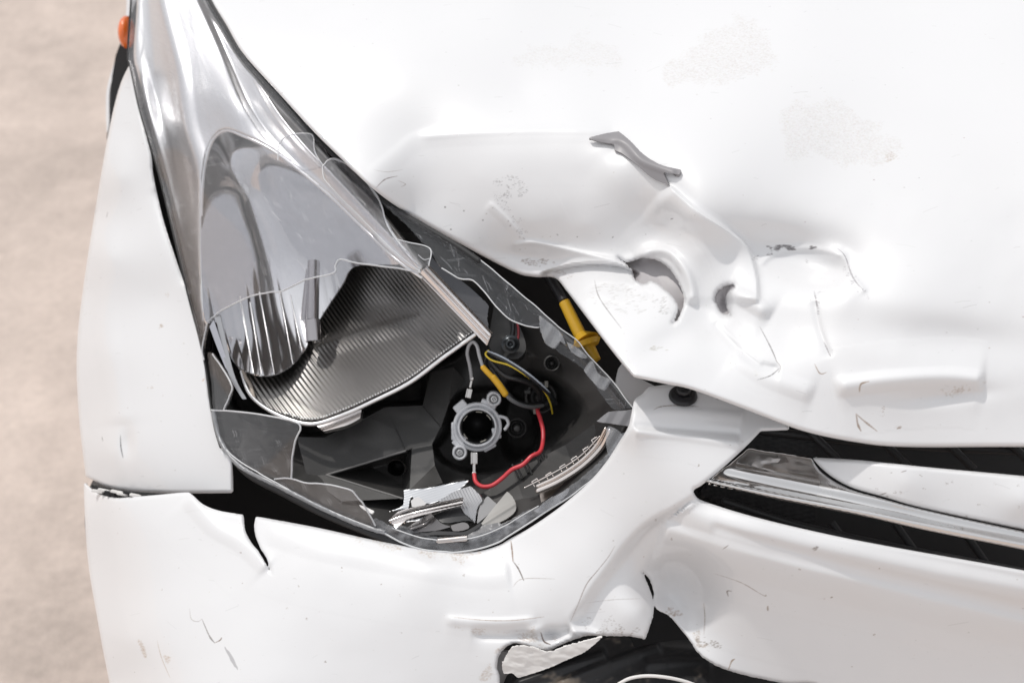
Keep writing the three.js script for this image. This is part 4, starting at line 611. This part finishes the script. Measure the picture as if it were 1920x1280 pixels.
mesh('housing', sheet({ outer: loop([[404, 610, 1], [392, 700], [406, 800], [436, 862], [520, 912], [640, 968], [740, 1008], [830, 1030], [900, 1026], [1000, 968], [1090, 900], [1150, 840], [1184, 770, 1], [1130, 700], [1060, 634], [1000, 580], [930, 525], [860, 480], [780, 440], [640, 440], [500, 500]]), holes: [loop([[725, 875], [731, 864], [745, 861], [758, 868], [762, 880], [756, 890], [742, 892], [729, 886]])], depth: houseD, step: 3, thick: 0.003, uv: (x, y, z) => [x * 1.2, (z - y) * 1.2] }), blackPlastic, lamp, 'black plastic headlight housing, dusty and scratched');
// moulded ledges of the housing: flat faces that meet in crisp edges
const facets = (verts, faces) => {
  const P = [], N = [];
  for (const f of faces) {
    const q = f.map(k => at(...verts[k])), n = new THREE.Vector3();
    for (let i = 1; i < q.length - 1; i++) n.add(q[i + 1].clone().sub(q[0]).cross(q[i].clone().sub(q[0])));
    n.normalize();
    for (let i = 1; i < q.length - 1; i++) for (const v of [q[0], q[i + 1], q[i]]) { P.push(v.x, v.y, v.z); N.push(n.x, n.y, n.z); }
  }
  const g = new THREE.BufferGeometry(); g.setAttribute('position', new THREE.Float32BufferAttribute(P, 3)); g.setAttribute('normal', new THREE.Float32BufferAttribute(N, 3)); g.setAttribute('uv', new THREE.Float32BufferAttribute(P.flatMap((v, i) => i % 3 === 0 ? [P[i] * 1.2, (P[i + 2] - P[i + 1]) * 1.2] : []), 2)); return g;
};
const HV = { a: [556, 819, 1.326], b: [609, 820, 1.324], c: [690, 781, 1.328], e: [722, 764, 1.328], f: [742, 806, 1.317], g: [760, 845, 1.311], h: [612, 890, 1.312], i: [575, 892, 1.314], j: [792, 761, 1.326], k: [800, 738, 1.328], l: [808, 697, 1.326], m: [850, 688, 1.316], n: [872, 712, 1.322], o: [842, 752, 1.310], s: [826, 800, 1.308], q: [810, 832, 1.308], r: [772, 840, 1.309], t: [754, 934, 1.270], u: [768, 918, 1.290], v: [640, 940, 1.284], w: [806, 700, 1.360], x: [792, 765, 1.372], y: [722, 768, 1.372], z: [690, 785, 1.372], A: [609, 824, 1.372], B: [815, 872, 1.294], C: [830, 905, 1.282], D: [768, 846, 1.334], E: [690, 872, 1.340], F: [764, 915, 1.325] };
mesh('housing_ledge', facets(HV, [['a', 'b', 'h', 'i'], ['b', 'c', 'f', 'g', 'h'], ['c', 'e', 'f'], ['b', 'A', 'z', 'c'], ['c', 'z', 'y', 'e'], ['e', 'y', 'x', 'j'], ['h', 'g', 'D', 'E']]), blackPlastic, lamp);
mesh('housing_ledge', facets(HV, [['e', 'j', 's', 'q', 'r', 'g', 'f'], ['j', 'k', 'l', 'm', 'o', 's'], ['k', 'x', 'w', 'l'], ['m', 'n', 'o'], ['r', 'q', 'B', 'u']]), blackPlastic, lamp);
mesh('housing_ledge', facets(HV, [['h', 'E', 'F', 't'], ['h', 't', 'v', 'i'], ['u', 'B', 'C', 't']]), blackPlastic, lamp);
const floorV = { a: [880, 940, 1.270], b: [935, 905, 1.272], c: [962, 884, 1.272], d: [1060, 834, 1.260], e: [1118, 792, 1.240], f: [1150, 832, 1.214], g: [1082, 896, 1.228], h: [992, 962, 1.234], i: [925, 992, 1.236], j: [870, 1000, 1.238], k: [935, 909, 1.31], l: [962, 888, 1.31], m: [1060, 838, 1.305], n: [1118, 796, 1.285] };
mesh('housing_floor', facets(floorV, [['a', 'b', 'i', 'j'], ['b', 'c', 'h', 'i'], ['c', 'd', 'g', 'h'], ['d', 'e', 'f', 'g'], ['b', 'k', 'l', 'c'], ['c', 'l', 'm', 'd'], ['d', 'm', 'n', 'e']]), blackPlastic, lamp);
const scuffed = std({ color: rgb(0.20, 0.195, 0.19), roughness: 0.7 });
for (const [p, q] of [['h', 'g'], ['h', 't'], ['b', 'c'], ['c', 'e'], ['e', 'j'], ['g', 'r'], ['f', 'g'], ['j', 's'], ['o', 's']]) {
  const A = at(...HV[p]), B = at(...HV[q]), n = 14, pts = []; for (let i = 0; i <= n; i++) pts.push(A.clone().lerp(B, i / n).add(new THREE.Vector3(0.0004 * noise(i * 0.7, p.charCodeAt(0)), 0.0003 * noise(i * 0.9, q.charCodeAt(0)), 0.0002)));
  mesh('worn_edge', tube(pts, p === 'h' ? 0.0010 : 0.0006, 30, 6), p === 'h' ? scuffed : blackPlastic, lamp);
}
const bump2 = (name, x, y, d, prof, seg = 32, n) => mesh(name, lathe(prof, seg).applyMatrix4(frameAt([x, y, d], n)), blackPlastic, lamp);
bump2('screw_boss', 743, 877, 1.352, [[0.0088, 0.008], [0.0080, 0.008], [0.0078, -0.03], [0.0001, -0.03]]);
bump2('screw_boss', 1035, 681, 1.282, [[0.0078, 0.002], [0.0070, 0.004], [0.0058, 0.004], [0.0054, -0.006], [0.0025, -0.006], [0.002, 0], [0.0001, 0]]);
bump2('guide_post', 969, 802, 1.318, [[0.0098, 0.000], [0.0090, 0.003], [0.0074, 0.003], [0.0068, -0.004], [0.0036, -0.004], [0.0034, 0.012], [0.0026, 0.014], [0.0001, 0.014]]);
bump2('rear_bulb_holder', 1014, 745, 1.318, [[0.0150, -0.010], [0.0150, 0.002], [0.0142, 0.004], [0.0122, 0.004], [0.0118, -0.008], [0.0050, -0.008], [0.0045, 0.001], [0.0001, 0.001]]);
for (let i = 0; i < 4; i++) mesh('holder_lug', rbox(0.006, 0.0035, 0.007).applyMatrix4(frameAt([1014 + 27 * Math.cos(i * 1.57 + 0.4), 745 + 27 * Math.sin(i * 1.57 + 0.4), 1.316], undefined, -i * 1.57)), i % 2 ? std({ color: rgb(0.30, 0.28, 0.25), roughness: 0.5 }) : blackPlastic, lamp);
// grey bulb socket: base ring, lugs, screw towers, throat
const greyPlastic = std({ color: rgb(0.68, 0.69, 0.71), roughness: 0.4 });
const SOCK = [895, 800, 1.306], mm = 1.306 / FPX, AX = new THREE.Vector3(0.03, 0.60, 0.80);
const sockF = frameAt(SOCK, AX), onSock = (dx, dy, z = 0) => new THREE.Vector3(dx * mm, -dy * mm, z).applyMatrix4(sockF);
const sf = (dx, dy, z = 0, roll = 0) => { const m = frameAt(SOCK, AX); m.setPosition(onSock(dx, dy, z)); return m.multiply(new THREE.Matrix4().makeRotationZ(roll)); };
mesh('bulb_socket', lathe([[46 * mm, -0.006], [46 * mm, 0.003], [44.5 * mm, 0.0042], [40 * mm, 0.0042], [39 * mm, 0.002], [37.5 * mm, 0.002], [37 * mm, 0.007], [36 * mm, 0.008], [33.5 * mm, 0.008], [32.5 * mm, 0.007], [32 * mm, -0.012]], 64).applyMatrix4(sockF), greyPlastic, lamp, 'grey round bulb socket with no bulb');
mesh('socket_throat', lathe([[32 * mm, 0.001], [29.5 * mm, 0.002], [29 * mm, -0.002], [28 * mm, -0.04], [0.0001, -0.042]], 48).applyMatrix4(sockF), std({ color: rgb(0.02, 0.02, 0.02), roughness: 0.4 }), lamp);
for (const a of [0.5, 1.25, 2.3, 3.6, 4.9]) mesh('contact_spring', new THREE.TorusGeometry(28.5 * mm, 0.0006, 6, 14, 0.42).applyMatrix4(sf(0, 0, 0.002, a)), phys({ color: rgb(0.5, 0.48, 0.42), metalness: 1, roughness: 0.35 }), lamp);
for (const [dx, dy, w, h, r] of [[-30, -36, 26, 22, 0.7], [36, 12, 16, 22, 0.2], [22, 36, 26, 14, 0.5], [-42, 8, 14, 34, 0], [-34, 26, 20, 24, -0.6], [20, -40, 30, 18, -0.4]]) mesh('socket_lug', rbox(w * mm, h * mm, 0.008, 0.0015).applyMatrix4(sf(dx, dy, -0.001, r)), greyPlastic, lamp);
mesh('socket_lug', tube([onSock(42, -20, 0.003), onSock(54, -16, 0.003), onSock(58, -6, 0.003), onSock(52, 4, 0.003)], 0.0016, 20, 8), greyPlastic, lamp);
for (const [dx, dy] of [[31, -53], [-33, 47]]) {
  const t = mesh('screw_tower', lathe([[14 * mm, -0.012], [14 * mm, 0.008], [12.6 * mm, 0.0095], [9 * mm, 0.0095], [8.5 * mm, 0.006], [0.0001, 0.006]], 32).applyMatrix4(sf(dx, dy)), greyPlastic, lamp);
  mesh('screw', mergeGeometries([lathe([[7.4 * mm, 0.0062], [7.2 * mm, 0.0085], [5.6 * mm, 0.0094], [2.6 * mm, 0.0094], [2.2 * mm, 0.0080], [0.0001, 0.0078]], 24), rbox(8.5 * mm, 1.6 * mm, 0.0012, 0.0002).translate(0, 0, 0.0096), rbox(1.6 * mm, 8.5 * mm, 0.0012, 0.0002).translate(0, 0, 0.00965)].map(g => g.index ? g.toNonIndexed() : g)).applyMatrix4(sf(dx, dy, 0, 0.6)), phys({ color: rgb(0.55, 0.55, 0.55), metalness: 1, roughness: 0.3 }), lamp);
}
// washer-head screw on the bracket
{
  const m = frameAt([957, 645, 1.272]);
  mesh('washer_screw', mergeGeometries([lathe([[0.0001, -0.004], [0.0083, -0.002], [0.0084, 0], [0.0080, 0.0008], [0.0050, 0.0012], [0.0046, 0.0045], [0.0038, 0.0055], [0.0022, 0.0055], [0.0018, 0.003], [0.0001, 0.003]], 36)]).applyMatrix4(m), phys({ color: rgb(0.05, 0.055, 0.06), metalness: 0.7, roughness: 0.3 }), lamp);
  mesh('screw_bracket', sheet({ outer: loop([[915, 640, 1], [930, 560], [948, 560], [985, 640], [975, 670], [950, 672], [925, 665]]), depth: (x, y) => 1.283 + 0.0002 * (640 - y), step: 3, thick: 0.01 }), blackPlastic, lamp);
}
// wires
const wire = (name, pts, r, color, rough = 0.4, label) => mesh(name, tube(pts, r, pts.length * 10, 10), phys({ color: rgb(...color), roughness: rough, clearcoat: 0.3, clearcoatRoughness: 0.3 }), lamp, label);
const steel = phys({ color: rgb(0.68, 0.66, 0.64), metalness: 1, roughness: 0.25 });
wire('grey_wire', [[884, 712, 1.288], [883, 700, 1.286], [880, 682, 1.284], [876, 662, 1.282], [880, 646, 1.280], [887, 641, 1.279], [894, 648, 1.278], [899, 668, 1.277], [906, 690, 1.276]], 0.00165, [0.36, 0.36, 0.37]);
mesh('yellow_sleeve', mergeGeometries([tube([[906, 689, 1.276], [916, 700, 1.275], [928, 712, 1.275]], 0.0026, 20, 10), tube([[925, 708, 1.275], [936, 722, 1.275], [947, 738, 1.276]], 0.0031, 20, 10)]), phys({ color: rgb(0.72, 0.40, 0.025), roughness: 0.5 }), lamp);
wire('grey_wire', [[946, 737, 1.276], [957, 748, 1.278], [972, 757, 1.282], [995, 763, 1.292], [1017, 760, 1.305]], 0.0019, [0.16, 0.165, 0.17]);
wire('black_wire', [[922, 690, 1.284], [938, 715, 1.282], [952, 736, 1.280], [968, 752, 1.284], [990, 758, 1.292], [1015, 756, 1.305]], 0.0019, [0.02, 0.02, 0.022], 0.25);
wire('black_wire', [[912, 666, 1.284], [930, 690, 1.280], [948, 705, 1.278], [970, 711, 1.280], [995, 720, 1.288], [1010, 735, 1.298], [1013, 756, 1.31]], 0.0023, [0.025, 0.024, 0.025], 0.45);
wire('black_wire', [[916, 700, 1.290], [910, 676, 1.282], [914, 661, 1.278], [932, 668, 1.274], [955, 680, 1.272], [992, 705, 1.275], [1022, 731, 1.284], [1039, 750, 1.298], [1038, 764, 1.31]], 0.0020, [0.02, 0.022, 0.026], 0.2);
wire('wire_highlight', [[914, 658, 1.2765], [933, 665, 1.2722], [956, 677, 1.270], [993, 702, 1.273], [1023, 728, 1.282], [1040, 748, 1.296]], 0.0008, [0.5, 0.55, 0.62], 0.3);  // pale strand added as the painted highlight along the black wire
wire('yellow_wire', [[916, 657, 1.277], [910, 663, 1.275], [920, 674, 1.272], [955, 685, 1.271], [992, 708, 1.275], [1020, 733, 1.286], [1032, 756, 1.298], [1036, 775, 1.308]], 0.00085, [0.75, 0.55, 0.04]);
wire('dark_red_wire', [[970, 606, 1.288], [972, 620, 1.286], [969, 640, 1.284], [945, 658, 1.284], [925, 664, 1.286]], 0.0012, [0.30, 0.03, 0.04]);
wire('black_wire', [[935, 560, 1.292], [955, 585, 1.288], [962, 610, 1.286], [960, 632, 1.284]], 0.0020, [0.015, 0.015, 0.016], 0.4);
wire('red_wire', [[1013, 758, 1.312], [1008, 768, 1.303], [1012, 782, 1.292], [1018, 805, 1.280], [1018, 828, 1.272], [1012, 847, 1.262], [997, 855, 1.258], [980, 871, 1.256], [960, 880, 1.257], [941, 897, 1.258], [922, 910, 1.258], [905, 912, 1.261], [892, 903, 1.268], [889, 890, 1.274]], 0.00195, [0.68, 0.055, 0.07], 0.35, 'bright red wire clipped along the housing floor');
for (const s of [0, 1]) {
  const top = s ? [884, 712, 1.288] : [889, 889, 1.275], f = frameAt(s ? [881, 728, 1.288] : [889, 868, 1.278], AX, s ? -0.22 : 0), k = s ? 0.8 : 1;
  const up = s ? -1 : 1;
  mesh('spade_terminal', mergeGeometries([rbox(0.0056 * k, 0.0105 * k, 0.0020).translate(0, 0.0045 * up, 0), rbox(0.0014, 0.0105 * k, 0.0034, 0.0005).translate(-0.0024 * k, 0.0045 * up, 0.0008), rbox(0.0014, 0.0105 * k, 0.0034, 0.0005).translate(0.0024 * k, 0.0045 * up, 0.0008), rbox(0.0030 * k, 0.010, 0.0022, 0.0008).translate(0, -0.0055 * up, 0), rbox(0.0044 * k, 0.0036, 0.0042, 0.0012).translate(0, -0.0092 * up, 0)].map(g => g.index ? g.toNonIndexed() : g)).applyMatrix4(f), steel, lamp);
}
// wire clips on the floor
for (const [x, y, d] of [[970, 874, 1.258], [988, 866, 1.258], [1012, 850, 1.262], [1024, 852, 1.262]]) for (const o of [0, 1]) mesh('wire_clip', rbox(0.0018, 0.0125, 0.006, 0.0006).applyMatrix4(frameAt([x + o * 8 - 4, y + 8 + o * 3, d + 0.002], undefined, 0.45)), blackPlastic, lamp);
// chrome turn-signal bezel with its crenellated top edge
const goldChrome = phys({ color: rgb(0.86, 0.80, 0.76), metalness: 1, roughness: 0.14 });
const crownD = field([[1010, 923, 'd', 1.226], [1048, 905, 'd', 1.222], [1095, 876, 'd', 1.214], [1130, 841, 'd', 1.206], [1140, 806, 'd', 1.202], [984, 914, 'd', 1.236], [1042, 882, 'd', 1.230], [1095, 847, 'd', 1.222], [1124, 818, 'd', 1.214]]);
{
  const lowA = [[1009, 924], [1048, 906], [1095, 876], [1130, 841], [1146, 812]], lowB = [[1134, 806], [1118, 836], [1088, 866], [1044, 894], [1010, 912]];
  mesh('signal_bezel', sheet({ outer: loop([[1009, 924, 1], ...lowA.slice(1, -1), [1147, 808, 1], [1136, 801, 1], ...lowB.slice(1, -1), [1010, 912, 1]]), depth: crownD, step: 1.3, thick: 0.002 }), goldChrome, lamp, 'bright curved chrome rail of the turn signal');
  mesh('signal_rail', tube([[1010, 920], [1048, 903], [1094, 873], [1128, 839], [1144, 808]].map(([x, y]) => [x, y, crownD(x, y) - 0.0012]), 0.0028, 50, 12), goldChrome, lamp);
  mesh('signal_rail', tube([[1008, 911], [1044, 894], [1088, 865], [1118, 835], [1136, 803]].map(([x, y]) => [x, y, crownD(x, y) - 0.0010]), 0.0016, 50, 10), goldChrome, lamp);
  const ledge = [[984, 914], [1012, 900], [1042, 884], [1070, 868], [1096, 848], [1124, 818]];
  mesh('signal_ledge', tube(ledge.map(([x, y]) => [x, y, crownD(x, y) - 0.001]), 0.0008, 40, 6), goldChrome, lamp);
  for (const [x, y] of [[1002, 902], [1028, 890], [1054, 875], [1076, 860], [1098, 842], [1114, 824]]) {
    mesh('signal_tooth', mergeGeometries([rbox(0.0052, 0.0010, 0.002, 0.0003), rbox(0.0010, 0.0056, 0.002, 0.0003).translate(-0.0026, -0.0024, 0), rbox(0.0010, 0.0050, 0.002, 0.0003).translate(0.0026, -0.0020, 0)].map(g => g.index ? g.toNonIndexed() : g)).applyMatrix4(frameAt([x, y - 2, crownD(x, y) + 0.001], undefined, 0.55)), goldChrome, lamp);
  }
  mesh('signal_reflector', sheet({ outer: loop([[1012, 926, 1], [1048, 910], [1095, 880], [1132, 845], [1142, 850, 1], [1110, 888], [1060, 925], [1015, 945, 1]]), depth: (x, y) => crownD(x, y) + 0.008, step: 2, thick: 0.001 }), phys({ color: rgb(0.34, 0.30, 0.27), metalness: 1, roughness: 0.3 }), lamp);
}

// ------------------------------------------------------------------ loose debris lying in the bottom of the lamp
const debris = 'broken pieces lying in the bottom of the lamp';
const silver = phys({ color: rgb(0.66, 0.67, 0.69), metalness: 1, roughness: 0.45 }), silver2 = phys({ color: rgb(0.45, 0.45, 0.46), metalness: 1, roughness: 0.4 }), darkMetal = phys({ color: rgb(0.22, 0.21, 0.21), metalness: 0.9, roughness: 0.22 }), film = phys({ color: rgb(0.42, 0.42, 0.43), transmission: 0.45, roughness: 0.35, thickness: 0 }), film2 = phys({ color: rgb(0.6, 0.585, 0.56), transmission: 0.4, roughness: 0.45, thickness: 0 }), blackBit = std({ color: rgb(0.03, 0.03, 0.032), roughness: 0.35 });
function shard(name, pts, ctrl, mat, label, category, o = {}) {
  const D = field(ctrl.map(c => [c[0], c[1], 'd', c[2]]));
  return tag(mesh(name, sheet({ outer: loop(pts), depth: plus(D, ...(o.bumps || [])), step: o.step || 1.8, thick: o.thick || 0.0014, jag: o.jag === 0 ? undefined : (x, y) => (o.jag || 0.6) * noise(x * 0.3, y * 0.3) }), mat), label, category, debris);
}
const rib = (ux, uy, pitch, a = 0.0004) => (x, y) => a * Math.sin((x * ux + y * uy) / pitch * 6.2832);
shard('reflector_shard', [[757, 918, 1], [800, 915], [850, 905], [879, 900, 1], [868, 912], [848, 928], [827, 937], [806, 944], [786, 942], [772, 930, 1], [768, 938], [766, 952, 1], [725, 960, 1], [752, 950], [757, 938]], [[757, 918, 1.250], [879, 900, 1.251], [827, 937, 1.247], [766, 950, 1.244], [725, 960, 1.243]], silver, 'large bright ribbed reflector shard with pointed end', 'shard', { bumps: [rib(0.3, 0.95, 4.6, 0.00022)] });
shard('reflector_shard_001', [[822, 940, 1], [850, 922], [882, 911, 1], [898, 926], [904, 938], [896, 950], [892, 968, 1], [891, 982, 1], [880, 970], [870, 962], [862, 950], [838, 946]], [[822, 940, 1.241], [882, 911, 1.247], [904, 938, 1.240], [891, 982, 1.233], [866, 960, 1.237]], silver2, 'coarsely grooved reflector shard with a white crumbled edge', 'shard', { bumps: [rib(0.9, -0.45, 5.4, 0.0003)] });
shard('chrome_strip', [[726, 978, 1], [740, 964], [757, 955], [810, 944], [869, 932, 1], [866, 947, 1], [820, 958], [771, 971], [760, 976], [742, 992, 1], [738, 984]], [[726, 978, 1.232], [757, 955, 1.238], [869, 932, 1.236], [866, 947, 1.230], [771, 971, 1.228], [742, 992, 1.226]], phys({ color: rgb(0.92, 0.88, 0.86), metalness: 1, roughness: 0.16 }), 'long shiny chrome strip lying across the shards', 'strip', { bumps: [ridge([[730, 976], [770, 962], [868, 940]], -0.003, 4, 4, 0), ridge([[730, 982], [770, 968], [868, 946]], 0.002, 2, 3, 0)], thick: 0.002 });
shard('silver_flake', [[739, 984, 1], [790, 966], [815, 960, 1], [790, 974], [756, 980], [745, 992, 1]], [[739, 984, 1.229], [815, 960, 1.232], [745, 992, 1.226]], silver, 'narrow bright flake under the chrome strip', 'flake');
shard('folded_metal_piece', [[762, 990, 1], [780, 978], [808, 963, 1], [818, 972], [830, 982], [846, 987, 1], [820, 994], [778, 998, 1]], [[762, 990, 1.224], [808, 963, 1.232], [846, 987, 1.224], [778, 998, 1.222], [795, 980, 1.222]], darkMetal, 'grey folded metal piece with sharp facets', 'metal piece', { bumps: [ridge([[770, 992], [795, 982], [815, 966]], -0.004, 5, 5, 0)] });
shard('black_fragment', [[812, 966, 1], [840, 955], [864, 948, 1], [868, 962], [888, 978, 1], [874, 976], [840, 980], [826, 978]], [[812, 966, 1.236], [864, 948, 1.240], [888, 978, 1.230], [830, 978, 1.230]], blackBit, 'glossy black fragment with chipped rim between the silver shards', 'fragment', { jag: 1.4 });
shard('plastic_film', [[894, 982, 1], [899, 952], [914, 929, 1], [924, 938], [932, 945, 1], [918, 962]], [[894, 982, 1.226], [914, 929, 1.246], [932, 945, 1.238]], film, 'dull grey translucent shard with a pointed tip', 'shard');
shard('plastic_film_001', [[900, 984, 1], [925, 952], [951, 921, 1], [960, 930], [967, 944], [966, 958], [950, 972], [925, 984, 1]], [[900, 984, 1.224], [951, 921, 1.244], [967, 944, 1.236], [925, 984, 1.222]], film2, 'fan-shaped pale translucent shard leaning on the dark wall', 'shard', { bumps: [ridge([[905, 982], [965, 945]], -0.002, 4, 4, 0)] });
shard('black_strip', [[748, 1013, 1], [775, 1003], [803, 996], [840, 996], [868, 997], [884, 990], [902, 979, 1], [900, 986], [880, 1000], [860, 1003], [810, 1003], [780, 1007]], [[748, 1013, 1.220], [803, 996, 1.220], [868, 997, 1.218], [902, 979, 1.222], [810, 1003, 1.218]], blackBit, 'bent dark plastic strip curving along the lamp bottom', 'strip', { thick: 0.002 });
shard('crumpled_film', [[876, 1005, 1], [886, 990], [915, 983], [935, 980], [946, 987, 1], [934, 1000], [905, 1006], [884, 1014, 1]], [[876, 1005, 1.215], [886, 990, 1.222], [946, 987, 1.217], [884, 1014, 1.212], [920, 996, 1.214]], film, 'crumpled cloudy plastic piece at the lamp rim', 'plastic', { bumps: [(x, y) => 0.002 * noise(x * 0.08, y * 0.08)] });
shard('white_sliver', [[671, 945, 1], [685, 950], [702, 958, 1], [697, 963, 1], [682, 955]], [[671, 945, 1.256], [702, 958, 1.246], [697, 963, 1.244]], phys({ color: rgb(0.85, 0.84, 0.82), roughness: 0.4 }), 'small white sliver behind the clear lens remnant', 'sliver');
shard('grey_plate', [[845, 985, 1], [870, 979], [880, 988], [868, 994], [850, 995]], [[845, 985, 1.224], [880, 988, 1.222], [850, 995, 1.220]], darkMetal, 'small dark plate beside the bent strip', 'plate');
shard('mirror_chip', [[770, 938, 1], [784, 932], [800, 944, 1], [786, 950], [772, 950, 1]], [[770, 938, 1.242], [800, 944, 1.240], [772, 950, 1.238]], phys({ color: rgb(0.75, 0.72, 0.70), metalness: 1, roughness: 0.08 }), 'small mirror-like chip lying on the largest ribbed shard', 'chip');
tag(mesh('metal_pin', mergeGeometries([rod([822, 1014, 1.210], [876, 1009, 1.208], 0.0026, 0.0030, 8), rod([818, 1014, 1.210], [822, 1014, 1.210], 0.0014, 0.0026, 8)]), phys({ color: rgb(0.6, 0.56, 0.54), metalness: 1, roughness: 0.16 })), 'short bright metal pin on the lamp rim', 'pin', debris);

renderer.render(scene, camera);
